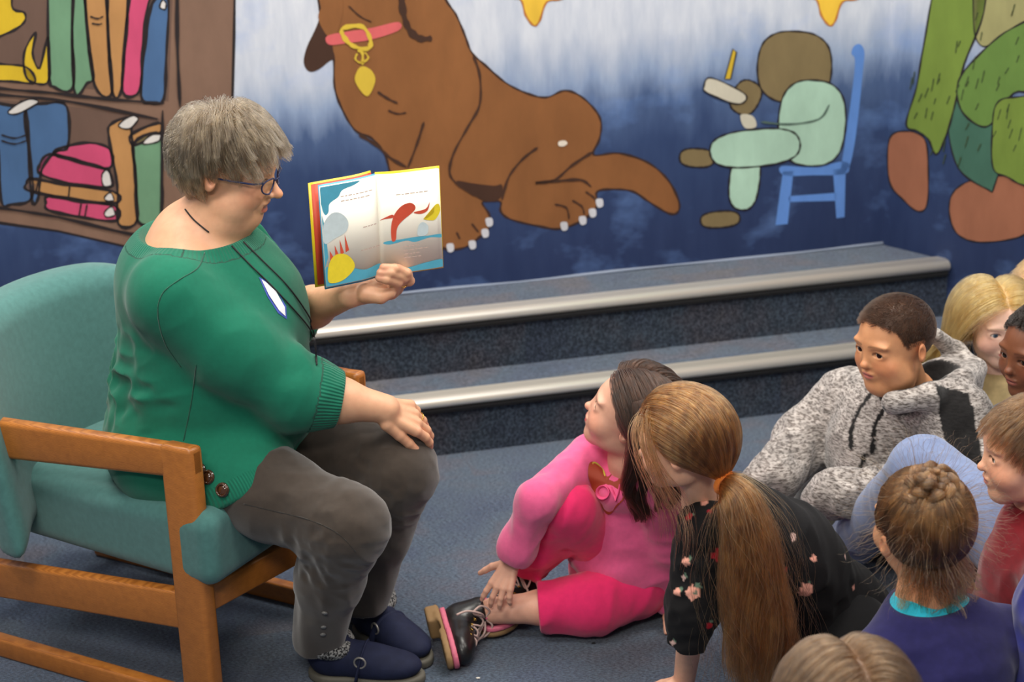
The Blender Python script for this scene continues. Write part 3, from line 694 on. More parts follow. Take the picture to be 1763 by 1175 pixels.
    def eyes(s, parent, look=(0, 0)):
        for sx in (-1, 1):
            bm = bmesh.new(); bmesh.ops.create_uvsphere(bm, u_segments=24, v_segments=24, radius=1.0)
            V = np.array([v.co[:] for v in bm.verts]); F = [tuple(v.index for v in f.verts) for f in bm.faces]; bm.free()
            g = nrm([look[0], 1, look[1]]); R2 = frame(g)
            L = V@np.array([[1, 0, 0], [0, 0, 1], [0, 1, 0]]).T      # pole along +y
            ang = np.degrees(np.arccos(np.clip(L[:, 1], -1, 1)))
            col = np.where((ang < 14)[:, None], [.005]*3, np.where((ang < 33)[:, None], lin(s.iris), lin((226, 220, 214))))
            P = (L@R2.T)*.060+np.array([sx*.145, .278, .0])
            mesh_from('eye', s.c+(P*s.H)@s.R.T, F, EYE, parent, True, col)
EYE, _nt, _b = mat_new('eye_surface'); _a = nd(_nt, 'ShaderNodeAttribute', attribute_name='Col'); _nt.links.new(_a.outputs['Color'], _b.inputs['Base Color']); _b.inputs['Roughness'].default_value = .12
SKIN = skin_mat('skin')
# ---- hair strands
def scalp_roots(h, n, line, side=.0, bald=None, seed=1, grow=1.0):
    r = np.random.default_rng(seed); v = r.normal(size=(n*3, 3)); v /= np.linalg.norm(v, axis=1)[:, None]
    q = v*np.array([.345, .425, .37])*grow+np.array([0, -.075, .13])
    y, z = zip(*line); lim = np.interp(q[:, 1], y, z)
    ok = q[:, 2] > lim+.02*np.sin(q[:, 0]*40)
    # clear the area in front of and around the ears
    ok &= ~((np.abs(q[:, 0]) > .25) & (np.abs(q[:, 1]+.04) < .07) & (q[:, 2] < .06))
    if bald is not None: ok &= bald(q)
    return q[ok][:n]
HAIRLINE = [(-.6, -.30), (-.35, -.27), (-.18, -.20), (-.10, -.06), (0, -.02), (.10, .06), (.17, .20), (.24, .31), (.30, .40), (.5, .5)]
def grow_hair(h, roots, length, K, flow, lift=(.02, .05), grav=.0, curl=0., clump=.6, ng=300, colliders=(), seed=2, gpow=1.6, wild=.0):
    """roots in head units; flow(q, t, v0) -> direction in head units; returns world strands (N, K, 3)"""
    r = np.random.default_rng(seed); N = len(roots); L = length(roots) if callable(length) else np.full(N, length)
    L = L*(1-.25*r.random(N)); off = r.uniform(lift[0], lift[1], N)
    p = roots.copy(); out = [p.copy()]; v0 = (roots-[0, -.075, .13])/np.array([.345, .425, .37])**2; v0 /= np.linalg.norm(v0, axis=1)[:, None]
    dirp = v0.copy(); gl = h.R.T@np.array([0, 0, -1.]); seg = (L/(K-1))[:, None]; ph = r.random(N)*6.28; wd = r.normal(size=(N, 3))*wild
    col = [((0, -.075, .13), (.345, .425, .37)), ((0, .10, -.06), (.285, .275, .38))]+list(colliders)
    for k in range(1, K):
        t = k/(K-1); d = flow(p, t, v0); d = d/(np.linalg.norm(d, axis=1)[:, None]+1e-9)
        d = d*(1-grav*t)+gl*(grav*t)*1.2+wd*t
        if k == 1: d = d+v0*.5
        if curl: d = d+curl*np.stack([np.sin(ph+t*14), np.cos(ph*1.3+t*12), np.sin(ph*2+t*9)], 1)*t
        dirp = .35*dirp+.65*d; dirp /= np.linalg.norm(dirp, axis=1)[:, None]
        p = p+dirp*seg; o = off*min(1, k/3)
        for c, rr in col:
            c = np.asarray(c); rr = np.asarray(rr); Q = p-c; k0 = np.linalg.norm(Q/(rr+o[:, None]), axis=1)
            ins = k0 < 1; p = np.where(ins[:, None], c+Q/np.maximum(k0, .2)[:, None], p)
        out.append(p.copy())
    S = np.stack(out, 1)
    if clump > 0:
        g = r.choice(N, min(ng, N), replace=False); G = roots[g]
        near = np.empty(N, int)
        for s0 in range(0, N, 2000): near[s0:s0+2000] = ((roots[s0:s0+2000, None]-G[None])**2).sum(-1).argmin(1)
        t = np.linspace(0, 1, K)[None, :, None]**gpow; cl = clump*(.6+.8*r.random((N, 1, 1))); cl = np.clip(cl, 0, .95)
        S = S*(1-t*cl)+(S[g][near]+(roots-G[near])[:, None]*.5)*(t*cl)
    return h.c+(S*h.H)@h.R.T
def hair_obj(name, S, radius, mat, parent, taper=.35):
    N, K, _ = S.shape; hc = bpy.data.hair_curves.new(name); hc.add_curves([K]*N)
    hc.attributes['position'].data.foreach_set('vector', S.reshape(-1).astype(f32)) if 'position' in hc.attributes else None
    R_ = (np.full((N, K), radius)*np.linspace(1, taper, K)[None]).astype(f32).ravel()
    a = hc.attributes.get('radius') or hc.attributes.new('radius', 'FLOAT', 'POINT'); a.data.foreach_set('value', R_)
    return link(name, hc, mat, parent)
def hair_bundle(name, path, widths, N, K, mat, parent, seed=8, ngr=40, wave=.008, flat=.7, lmin=.6, radius=.00045, jit=.2):
    cl = smooth_path(path, 8); r = np.random.default_rng(seed); tt = np.linspace(0, 1, K)
    g = r.integers(0, ngr, N); ga = r.random(ngr)*6.28; gr = np.sqrt(r.random(ngr)); gp = r.random((ngr, 2))*6.28
    a0, rr = ga[g]+r.normal(size=N)*jit*1.3, np.clip(gr[g]+r.normal(size=N)*jit*.6, 0, 1.15); ls = np.clip(lmin+(1.02-lmin)*r.random(ngr)[g]+r.normal(size=N)*.05, .3, 1.03)
    out = np.zeros((N, K, 3)); L_ = np.linspace(0, 1, len(cl)); xw = np.linspace(0, 1, len(widths))
    T = np.gradient(cl, axis=0); T /= np.linalg.norm(T, axis=1)[:, None]; U = np.cross(T, [0, 1., 0]); U /= np.linalg.norm(U, axis=1)[:, None]+1e-9; W_ = np.cross(T, U)
    for j in range(K):
        t = np.clip(tt[j]*ls, 0, 1); P_ = [np.stack([np.interp(t, L_, A[:, i]) for i in range(3)], 1) for A in (cl, U, W_)]; ww = np.interp(t, xw, widths); tight = 1-.4*tt[j]
        aa = a0*tight+ga[g]*(1-tight)+.5*np.sin(3*t+gp[g, 0]); wv = wave*np.sin(13*t+gp[g, 1])*t
        out[:, j] = P_[0]+P_[1]*(ww*rr*np.cos(aa)+wv)[:, None]+P_[2]*(flat*ww*rr*np.sin(aa))[:, None]
    return hair_obj(name, out, radius, mat, parent, .5)
# ---- hands
def hand_chains(wrist, fwd, back, thumb_side, L, curl=(.3, .3, .3, .3), spread=.12, thumb=(.9, .3), curl2=1.2):
    """list of capsule chains: palm bars, four fingers, thumb. `thumb_side` +1/-1 along cross(fwd, back)"""
    f = nrm(fwd); n = nrm(np.asarray(back, float)-f*(np.asarray(back, float)@f)); x = np.cross(f, n)*thumb_side
    w = np.asarray(wrist, float); out = []; r0 = L*.052
    for i, (xo, ln, yo) in enumerate(((.19, .40, .50), (.065, .445, .525), (-.06, .41, .50), (-.18, .33, .455))):
        kn = w+(x*xo+f*yo)*L; out.append([(w+x*xo*.45*L+f*.05*L, L*.085), (kn, L*.068)])
        d = nrm(f+x*(.35-i*.23)*spread*2); c = curl[i]; p = kn; ch = [(p, L*.062)]; a = 0
        for j, fr in enumerate((.45, .31, .24)):
            a += c*(1 if j == 0 else curl2); dd = d*math.cos(a)-n*math.sin(a); p = p+dd*ln*fr*L; ch.append((p, L*(.056, .050, .042)[j]))
        out.append(ch)
    tb = w+(x*.16+f*.12-n*.05)*L; d1 = nrm(x*math.sin(thumb[0])+f*math.cos(thumb[0])-n*.25); d2 = nrm(d1*math.cos(thumb[1])+f*math.sin(thumb[1])-n*thumb[1]*.4)
    out.append([(w+f*.05*L, L*.10), (tb, L*.085), (tb+d1*.22*L, L*.068), (tb+d1*.22*L+d2*.17*L, L*.060), (tb+d1*.22*L+d2*.30*L, L*.047)])
    return out
def hand_sdf(P, chains, L):
    pts = np.array([p for c in chains for p, r in c]); c0 = (pts.min(0)+pts.max(0))/2; r0 = np.linalg.norm(pts-c0, axis=1).max()+.02
    return near(P, c0, r0, lambda Q: hand_sdf0(Q, chains, L), .03)
def hand_sdf0(P, chains, L):
    d = None
    for c in chains:
        e = chain(P, c, L*.02); d = e if d is None else smin(d, e, L*.035 if len(c) == 2 else L*.018)
    return d
def wrap_color(base):
    return lambda P: np.tile(lin(base), (len(P), 1))
def person(name_label, loc, group=None):
    r = empty('person', loc); tag(r, name_label, 'person', group); return r
# ================================================================= woman
def make_woman():
    root = person('woman in a green sweater sitting in the armchair, reading aloud with a book held up', (-.66, 3.6, 0))
    hc = at(398, 288, 3.58)
    h = Head(hc, (math.cos(-.16)*math.cos(-.26), math.sin(-.16)*math.cos(-.26), math.sin(-.26)), .228, child=False, fat=1.0, mouth=1.1, cheeks=.6, skin=(218, 168, 132), lips=(186, 112, 98), browc=(150, 125, 100), iris=(80, 90, 100), roll=-.03)
    h.nb = np.array([-.620, 3.61, .93]); h.scalp = (96, 82, 66)
    line = [(-.6, -.42), (-.35, -.38), (-.2, -.30), (-.12, -.10), (-.06, .06), (.04, .10), (.10, .14), (.17, .22), (.24, .30), (.30, .36), (.5, .5)]; h.line = line
    # joints
    hipn, hipf = np.array([-.70, 3.50, .50]), np.array([-.66, 3.72, .50])
    kn, kf = atz(604, 905, .425), atz(690, 812, .45)
    an, af = atz(548, 1098, .10), atz(628, 1030, .12)
    shn, shf = np.array([-.655, 3.43, .865]), np.array([-.60, 3.78, .875])
    eln = atz(512, 676, .655); wrn = at(664, 704, 3.46)
    elf = at(484, 548, 3.85); wrf = at(600, 508, 3.60)
    L = .168
    # right hand resting on the left knee
    hR = hand_chains(wrn-nrm([1, .1, -.1])*.012, at(735, 722, 3.50)-at(664, 702, 3.46), (.12, -.55, .85), 1, L, (.34, .38, .42, .48), .03, (.35, .25), .8)
    # left hand gripping the lower edge of the book, explicit finger chains
    Yb = 3.60
    def c(*pts): return [(at(x, y, d), r) for x, y, d, r in pts]
    hL = [c((606, 507, Yb+.005, .025), (640, 502, Yb+.01, .024), (672, 500, Yb+.02, .020)),
          c((612, 500, Yb+.01, .022), (650, 490, Yb+.03, .022), (685, 478, Yb+.03, .016)),
          c((676, 504, Yb+.01, .0125), (684, 486, Yb-.012, .0115), (665, 481, Yb-.034, .010), (653, 479, Yb-.036, .0085)),
          c((684, 498, Yb+.02, .0125), (695, 478, Yb-.005, .0115), (672, 470, Yb-.030, .010), (655, 470, Yb-.034, .0085)),
          c((690, 490, Yb+.03, .0120), (700, 472, Yb+.005, .0115), (680, 463, Yb-.022, .010), (660, 461, Yb-.030, .0085)),
          c((694, 486, Yb+.04, .0115), (705, 484, Yb+.012, .0105), (700, 470, Yb-.008, .0095), (686, 462, Yb-.014, .008)),
          c((630, 505, Yb-.01, .021), (655, 511, Yb-.018, .015), (672, 505, Yb-.012, .0115))]
    def body(P):
        d = h.sdf(P)
        t = ell(P, (-.620, 3.60, .82), (.13, .18, .14)); t = smin(t, ell(P, (-.640, 3.605, .870), (.112, .185, .078)), .05)
        t = smin(t, ell(P, (-.63, 3.60, .62), (.14, .18, .17)), .05)
        t = smin(t, ell(P, (-.635, 3.605, .935), (.080, .10, .075)), .05)
        d = smin(d, t, .04)
        d = smin(d, chain(P, [(shn, .07), (eln, .052), (eln*.55+wrn*.45, .042), (wrn, .029)], .03), .03)
        d = smin(d, chain(P, [(shf, .07), (elf, .052), (elf*.5+wrf*.5, .040), (wrf, .027)], .03), .03)
        for hp, k_, a_ in ((hipn, kn, an), (hipf, kf, af)):
            d = smin(d, chain(P, [(hp, .09), (k_, .055), (k_*.6+a_*.4, .052), (a_, .036)], .03), .03)
        d = smin(d, hand_sdf(P, hR, L), .010); d = smin(d, hand_sdf(P, hL, L), .008)
        return d
    def bcol(P):
        C = h.color(P); n = vnoise(P*40, 5)[:, None]; C = C*(1-.10*n*np.array([.2, 1, 1]))
        for tip in [ch[-1][0] for ch in hR+hL if len(ch) > 3]+[hL[2][1][0], hL[3][1][0], hR[1][0][0]]:
            w = np.clip(1-np.linalg.norm(P-tip, axis=1)/.016, 0, 1)[:, None]*.5; C = C*(1-w)+lin((214, 140, 118))*w
        return C
    fine = [(hc, .15, .0019), ((wrn+hR[3][-1][0])/2+[.01, 0, 0], .085, .0022), (at(660, 488, Yb), .075, .0022)]
    body_o = build_sdf('body', body, (-.95, 3.25, .05), (-.10, 3.95, 1.30), .0075, fine, SKIN, root, bcol)
    h.eyes(root, (0.0, -.25))
    # ---- hair: short, layered, grey brown
    roots = scalp_roots(h, 15000, line, seed=11)
    crown = np.array([0, -.25, .47])
    def flow(q, t, v0):
        d = q-crown; d[:, 2] -= .10+.25*t
        up = (q-[0, -.075, .13])/np.array([.345, .425, .37])**2; up /= np.linalg.norm(up, axis=1)[:, None]
        d = d/(np.linalg.norm(d, axis=1)[:, None]+1e-6)
        d = d-up*(d*up).sum(1)[:, None]*.9
        fr = np.clip((q[:, 1]+.1)*2, 0, 1)[:, None]; d = d+fr*np.array([0, .75, -.15])+np.array([0, .10, -.30])
        bk_ = np.clip(-q[:, 1]*2.5, 0, 1)[:, None]; d = d+bk_*np.array([0, .22, -.5])
        return d
    def ln(q): return np.interp(q[:, 2], [-.35, -.1, .1, .3, .5], [.13, .17, .27, .40, .50])*np.interp(q[:, 1], [-.3, -.14, -.06, .04, .12, .3], [1, .75, .55, .55, .85, .62])
    S = grow_hair(h, roots, ln, 12, flow, (.02, .125), .22, .22, .80, 380, seed=4, wild=.17)
    hm = hair_mat('grey_brown_hair', (36, 28, 21), (140, 122, 96), .38)
    hair_obj('hair', S, .00042, hm, root)
    # ---- glasses
    GF = plain('navy_frame', (36, 44, 86), .3); gl = []
    for sx in (-1, 1):
        pts = [h.w(sx*(.155+.10*math.cos(a)), .405-.05*abs(math.cos(a))*(math.cos(a) > 0), -.012+.078*math.sin(a)*(1 if math.sin(a) < 0 else .8)) for a in np.linspace(0, 2*math.pi, 28, endpoint=False)]
        g = tube('glasses_rim', pts, .0017, GF, root, 8, True)
        tube('glasses_temple', [h.w(sx*.262, .36, .03), h.w(sx*.345, .30, .03), h.w(sx*.365, .10, .012), h.w(sx*.37, -.06, .0)], .0019, GF, root, 8)
    tube('glasses_bridge', [h.w(-.06, .41, .01), h.w(0, .43, .025), h.w(.06, .41, .01)], .0017, GF, root, 8)
    # ---- trousers
    def trousers(P):
        d = ell(P, (-.665, 3.61, .50), (.165, .205, .12))
        for hp, k_, a_, s in ((hipn, kn, an, 0), (hipf, kf, af, 5)):
            sh = k_*.55+a_*.45+np.array([-.012, 0, 0])
            e = chain(P, [(hp, .098), (hp*.45+k_*.55, .090), (k_+[-.008, 0, 0], .077), (sh, .064), (a_+[0, 0, .0], .053)], .03)
            ax_ = nrm(k_-hp)
            f = folds(P, np.cross(ax_, [0, 0, 1.])+[0, 0, .3], .10, .028, .018, 3+s); nk = np.clip(1-np.linalg.norm(P-k_+[.03, 0, .045], axis=1)/.16, 0, 1)
            f2 = folds(P, nrm(a_-k_)+[.3, .2, 0], .16, .045, .012, 9+s)
            e = e-f*nk-f2*.6
            e = smax(e, -(P[:, 2]-(a_[2]-.028)), .006)
            d = smin(d, e, .025)
        return d
    TR = cloth('charcoal_trousers', (62, 53, 46), 1300, .3, .35, .92, .08)
    tr = build_sdf('trousers', trousers, (-.95, 3.2, .03), (-.10, 3.9, .66), .0052, [(kn, (.10, .1, .12), .0042)], TR, root, extra=.006)
    BT = plain('dull_metal_button', (150, 146, 140), .35, .4)
    def disc(name, c_, n_, r, th, mat, par, holes=False):
        bm = bmesh.new(); bmesh.ops.create_cone(bm, cap_ends=True, segments=20, radius1=r, radius2=r*.9, depth=th)
        bmesh.ops.bevel(bm, geom=[e for e in bm.edges if len(e.link_faces) == 2 and e.calc_face_angle(0) > .8], offset=th*.3, segments=2, affect='EDGES')
        q_ = Vector(n_).to_track_quat('Z', 'Y'); bmesh.ops.transform(bm, matrix=Matrix.Translation(Vector(c_)) @ q_.to_matrix().to_4x4(), verts=bm.verts)
        return bm_obj(name, bm, mat, par, True)
    def onto(fn, x, y, y0=3.0, y1=4.2):      # where the sight ray meets a surface
        ys = np.linspace(y0, y1, 900); d_ = ray(x, y); P = (CAM+d_[None]*(ys/d_[1])[:, None]).astype(f32); v = fn(P); i = np.argmax(v < 0)
        p = P[i].astype(float); e = 1e-3; g = np.array([fn((p+e*a)[None].astype(f32))[0]-fn((p-e*a)[None].astype(f32))[0] for a in np.eye(3)]); return p, nrm(g)
    for x, y in ((559, 1056), (557, 1080), (556, 1093)):
        p, g = onto(trousers, x, y); disc('snap_button', p+g*.001, g, .0065, .003, BT, tr)
    # ---- sweater
    def hemz(P): return .455+.09*np.clip((P[:, 0]+.78)/.36, 0, 1)**1.2
    A_, B_ = at(372, 882, 3.42), at(564, 790, 3.60); hn = nrm(np.cross(B_-A_, ray(460, 830))); hn = hn if hn[0] > 0 else -hn
    def hemd(P): return (P-A_.astype(f32))@hn.astype(f32)
    cutR = nrm(wrn-eln); cutL = nrm(wrf-elf); cRp = eln+cutR*.085; cLp = elf+cutL*.075
    def torso(P):
        d = ell(P, (-.675, 3.605, .50), (.185, .225, .15)); d = smin(d, ell(P, (-.620, 3.60, .64), (.195, .215, .19)), .07)
        d = smin(d, ell(P, (-.620, 3.595, .80), (.170, .205, .17)), .07); d = smin(d, ell(P, (-.53, 3.59, .77), (.110, .17, .115)), .06); d = smin(d, ell(P, (-.505, 3.57, .585), (.105, .17, .085)), .05)
        d = smin(d, ell(P, (-.650, 3.605, .865), (.135, .205, .105)), .06)
        for hp, k_ in ((hipn, kn), (hipf, kf)): d = smin(d, cap(P, hp, hp*.55+k_*.45, .116, .108), .03)
        return d
    def sweater(P):
        d = torso(P)-folds(P, (.35, .6, .9), .30, .10, .006, 21)
        side = np.clip(1-np.abs(P[:, 2]-.66)/.16, 0, 1)*np.clip((-.60-P[:, 0])/.12, 0, 1)
        d = d-folds(P, (1, .1, .22), .30, .040, .030, 27)*side
        a = chain(P, [(shn, .092), ((shn+eln)/2+[-.005, 0, -.008], .086), (eln, .073), (cRp, .058)], .04)
        a = a-folds(P, np.cross(nrm(eln-shn), [0, 1., 0]), .16, .045, .016, 31)*np.clip(1-np.linalg.norm(P-eln, axis=1)/.17, .25, 1)
        a = smax(a, ((P-cRp.astype(f32))@cutR.astype(f32)), .006)
        d = smin(d, a, .022)
        b = chain(P, [(shf, .090), (elf, .072), (cLp, .055)], .04); b = b-folds(P, (0, .3, 1), .16, .045, .008, 33)
        b = smax(b, ((P-cLp.astype(f32))@cutL.astype(f32)), .006); d = smin(d, b, .025)
        d = smax(d, -(P[:, 2]-.425), .008); d = smax(d, np.where(P[:, 2] < .70, hemd(P), -.1), .008)
        nc = ell(P, (-.628, 3.605, .985), (.128, .165, .078)); d = smax(d, -nc, .006)
        return d
    def rib(P):
        P = P.astype(float)
        t = (P-cRp)@cutR; Q = P-cRp-t[:, None]*cutR; u = nrm(np.cross(cutR, [0, 0, 1.])); v = np.cross(cutR, u)
        cuff = (t > -.052)*(t < .02)*(np.linalg.norm(Q, axis=1) < .10); ph = np.arctan2(Q@u, Q@v)*62/1.0
        z = hemd(P); hem = (z > -.045)*(P[:, 2] < .70); ph2 = (P@nrm(B_-A_))*1250
        ncq = ell(P.astype(f32), (-.628, 3.605, .985), (.128, .165, .078)); nk = (ncq < .035)*(P[:, 2] > .8); ph3 = np.arctan2(P[:, 0]+.628, P[:, 1]-3.605)*130
        return {'rib': np.where(cuff, ph, np.where(nk, ph3, ph2)), 'ribm': np.maximum(np.maximum(cuff, hem*.8), nk*.8)*.5}
    SW = cloth('green_knit', (18, 104, 80), 1500, .25, .15, .85, .05, ribs=True)
    sw = build_sdf('sweater', sweater, (-.99, 3.20, .42), (-.22, 4.0, 1.02), .0042, [], SW, root, None, rib, .006)
    HB = plain('brown_horn_button', (70, 40, 22), .15, 0, .5, 160, coat=.6)
    for x, y in ((343, 810), (358, 822), (384, 844)):
        p, g = onto(sweater, x, y); b_ = disc('button', p+g*.003, g, .0155, .005, HB, sw)
        tube('button_rim', [p+g*.006+.0115*(math.cos(a)*nrm(np.cross(g, [0, 0, 1]))+math.sin(a)*nrm(np.cross(g, np.cross(g, [0, 0, 1])))) for a in np.linspace(0, 6.28, 20, endpoint=False)], .0022, HB, sw, 8, True)
    SEAM = cloth('seam_thread', (10, 74, 56), 1500)
    for path in (((352, 436), (340, 462), (306, 484), (280, 506), (272, 540), (284, 590), (312, 632)), ((338, 628), (330, 690), (316, 760))):
        tube('sweater_seam', [(lambda r_: r_[0]+r_[1]*.0004)(onto(sweater, x, y)) for x, y in smooth_path(path, 8)], .0014, SEAM, sw, 6)
    TS = cloth('trouser_seam_thread', (42, 38, 34), 1500)
    tube('trouser_seam', [(lambda r_: r_[0]+r_[1]*.0003)(onto(trousers, x, y)) for x, y in smooth_path(((420, 868), (470, 880), (530, 895), (580, 918), (612, 950)), 8)], .0012, TS, tr, 6)
    # ---- name sticker, cord, rings
    BODY = lambda Q: np.minimum(sweater(Q), body(Q))
    STK = plain('white_sticker', (232, 230, 236), .5); SBL = plain('blue_border', (60, 80, 170), .5)
    for nm, pts, m_, e in (('name_tag_border', ((445, 478), (458, 484), (476, 500), (492, 528), (493, 550), (478, 540), (460, 512)), SBL, .0015), ('name_tag', ((449, 482), (457, 487), (474, 503), (489, 530), (490, 545), (479, 535), (462, 509)), STK, .0025)):
        pp = [onto(sweater, x, y) for x, y in pts]; mesh_from(nm, [p+g*e for p, g in pp], [tuple(range(len(pp)))], m_, root, False)
    CRD = plain('black_cord', (24, 22, 24), .6)
    for path in (((320, 362), (335, 380), (360, 400)), ((398, 425), (430, 458), (465, 492), (505, 535), (530, 565), (541, 590), (543, 625)), ((418, 418), (450, 450), (490, 490), (520, 530), (536, 560), (542, 600), (544, 630))):
        P_ = smooth_path(path, 8); pts = []
        for x, y in P_:
            p, g = onto(BODY, x, y); pts.append(p+g*.003)
        tube('neck_cord', pts, .0016, CRD, root, 8)
    RG = plain('gold_ring', (214, 170, 90), .2, 1.0)
    for c0, ax_, r in ((hR[5][0][0]*.45+hR[5][1][0]*.55, hR[5][1][0]-hR[5][0][0], .0112), (hL[3][0][0]*.4+hL[3][1][0]*.6, hL[3][1][0]-hL[3][0][0], .0130)):
        a_ = nrm(ax_); u = nrm(np.cross(a_, [0, 1, .2])); v = np.cross(a_, u)
        tube('ring', [c0+r*(math.cos(t)*u+math.sin(t)*v) for t in np.linspace(0, 6.28, 22, endpoint=False)], .0013, RG, root, 8, True)
    # ---- shoes
    NV = plain('navy_suede', (30, 35, 60), .75, 0, .15, 60, .25); SOLE = plain('grey_brown_sole', (92, 88, 78), .7)
    def knit(name):
        m, nt, b = mat_new(name); n = noise(nt, obj_coord(nt), 190, 2); nt.links.new(ramp(nt, n, ((.44, (.012, .012, .014, 1)), (.56, (.30, .30, .29, 1)))), b.inputs['Base Color']); b.inputs['Roughness'].default_value = .95; bump(nt, b, n, .8, .004); return m
    KN = knit('black_white_knit')
    for a_, heel, toe in ((an, atz(540, 1142, .03), atz(700, 1152, .03)), (af, atz(622, 1062, .03), atz(728, 1128, .03))):
        f = nrm((toe-heel)*[1, 1, 0]); x = np.array([-f[1], f[0], 0]); hl = heel*[1, 1, 0]; Ls = .245
        if np.linalg.norm((toe-heel)[:2]) < .2: hl = (toe*[1, 1, 0])-f*.235
        R = np.stack([x, f, [0, 0, 1.]], 1)
        def shoe(P, hl=hl, R=R):
            q = (P-hl.astype(f32))@R.astype(f32)
            d = ell(q, (0, .035, .055), (.036, .045, .05)); d = smin(d, ell(q, (0, .10, .045), (.040, .07, .040)), .03); d = smin(d, ell(q, (.004, .165, .036), (.044, .068, .030)), .03)
            d = smin(d, cap(q, (0, .04, .06), (0, .02, .10), .036, .038), .03)
            return smax(d, -(q[:, 2]-.012), .004)
        so = build_sdf('shoe', shoe, hl-[.27, .27, .02], hl+[.27, .27, .15], .0045, [], NV, root)
        def sole(P, hl=hl, R=R):
            q = (P-hl.astype(f32))@R.astype(f32); e = smin(ell(q*[1, 1, 0], (0, .05, 0), (.042, .062, 1)), ell(q*[1, 1, 0], (.003, .155, 0), (.048, .085, 1)), .03)
            return smax(e, np.abs(q[:, 2]-.010)-.010, .003)
        build_sdf('sole', sole, hl-[.27, .27, .02], hl+[.27, .27, .04], .004, [], SOLE, so)
        pts = [hl+R@np.array([.048*math.cos(t), .030+.05*math.sin(t)*.9, .088-.012*math.sin(t)]) for t in np.linspace(0, 6.28, 24, endpoint=False)]
        tube('knit_collar', pts, .017, KN, so, 12, True)
        pts = [hl+R@np.array([.046*math.cos(t), .105+.012*math.sin(t), .030+.052*math.sin(t)]) for t in np.linspace(-.3, 3.44, 20)]
        tube('strap', pts, .0075, NV, so, 8, flat=.35)
        c0 = hl+R@np.array([.036, .115, .062]) if False else hl+R@np.array([-.040, .112, .060]) if (R[:, 0]@np.array([0, -1, 0])) < 0 else hl+R@np.array([.040, .112, .060])
        tube('buckle', [c0+R@np.array([0, .012*math.cos(t), .012*math.sin(t)]) for t in np.linspace(0, 6.28, 18, endpoint=False)], .0022, BT, so, 8, True)
    return h
make_woman()
# ================================================================= children
def long_flow(q, t, v0, part=0.0, back=.35, side=.9):
    up = (q-[0, -.075, .13])/np.array([.345, .425, .37])**2; up /= np.linalg.norm(up, axis=1)[:, None]
    sx = np.sign(q[:, 0]-part+1e-4)[:, None]
    d = sx*np.array([side, 0, 0])+np.array([0, -back, -.45])
    d = d-up*(d*up).sum(1)[:, None]*.95
    return d
LINE_G = [(-.6, -.30), (-.35, -.27), (-.18, -.20), (-.10, -.05), (0, -.0), (.10, .08), (.17, .20), (.24, .29), (.30, .35), (.5, .5)]
def skin_body(root, h, torso, limbs=(), hands=(), HL=.13, lo=None, hi=None, step=.008, fs=.0024, extra_fine=(), name='body'):
    """torso: list of (centre, radii, rotation or None); limbs: chains"""
    def fn(P):
        d = h.sdf(P)
        for c, r, R in torso: d = smin(d, ell(P, c, r, R), .03)
        for l in limbs: d = smin(d, chain(P, l, .02), .02)
        for hc_ in hands: d = smin(d, hand_sdf(P, hc_, HL), .008)
        return d
    fine = [(h.c, .62*h.H, fs)]
    for hc_ in hands:
        pts = np.array([p for c in hc_ for p, r in c]); fine.append(((pts.min(0)+pts.max(0))/2, (pts.max(0)-pts.min(0))/2+.02, .0022))
    pts = np.array([p for l in limbs for p, r in l]+[h.c+.13, h.c-.13]+[np.asarray(c)+np.asarray(r) for c, r, R in torso]+[np.asarray(c)-np.asarray(r) for c, r, R in torso]+[p for hc_ in hands for c in hc_ for p, r in c])
    lo = pts.min(0)-.07; hi = pts.max(0)+.07
    return build_sdf(name, fn, lo, hi, step, fine+list(extra_fine), SKIN, root, h.color)
def garment(name, root, fn, lo, hi, step, mat, colf=None, attrf=None, fine=()):
    return build_sdf(name, fn, np.asarray(lo, float), np.asarray(hi, float), step, list(fine), mat, root, colf, attrf, .006)
def surf_hit(fn, x, y, y0=2.2, y1=4.6):
    ys = np.linspace(y0, y1, 1400); d_ = ray(x, y); P = (CAM+d_[None]*(ys/d_[1])[:, None]).astype(f32); v = fn(P); i = np.argmax(v < 0)
    p = P[i].astype(float); e = 1e-3; g = np.array([fn((p+e*a)[None].astype(f32))[0]-fn((p-e*a)[None].astype(f32))[0] for a in np.eye(3)]); return p, nrm(g)
def cut(d, P, p0, n, k=.005): return smax(d, (P-np.asarray(p0, f32))@np.asarray(n, f32), k)
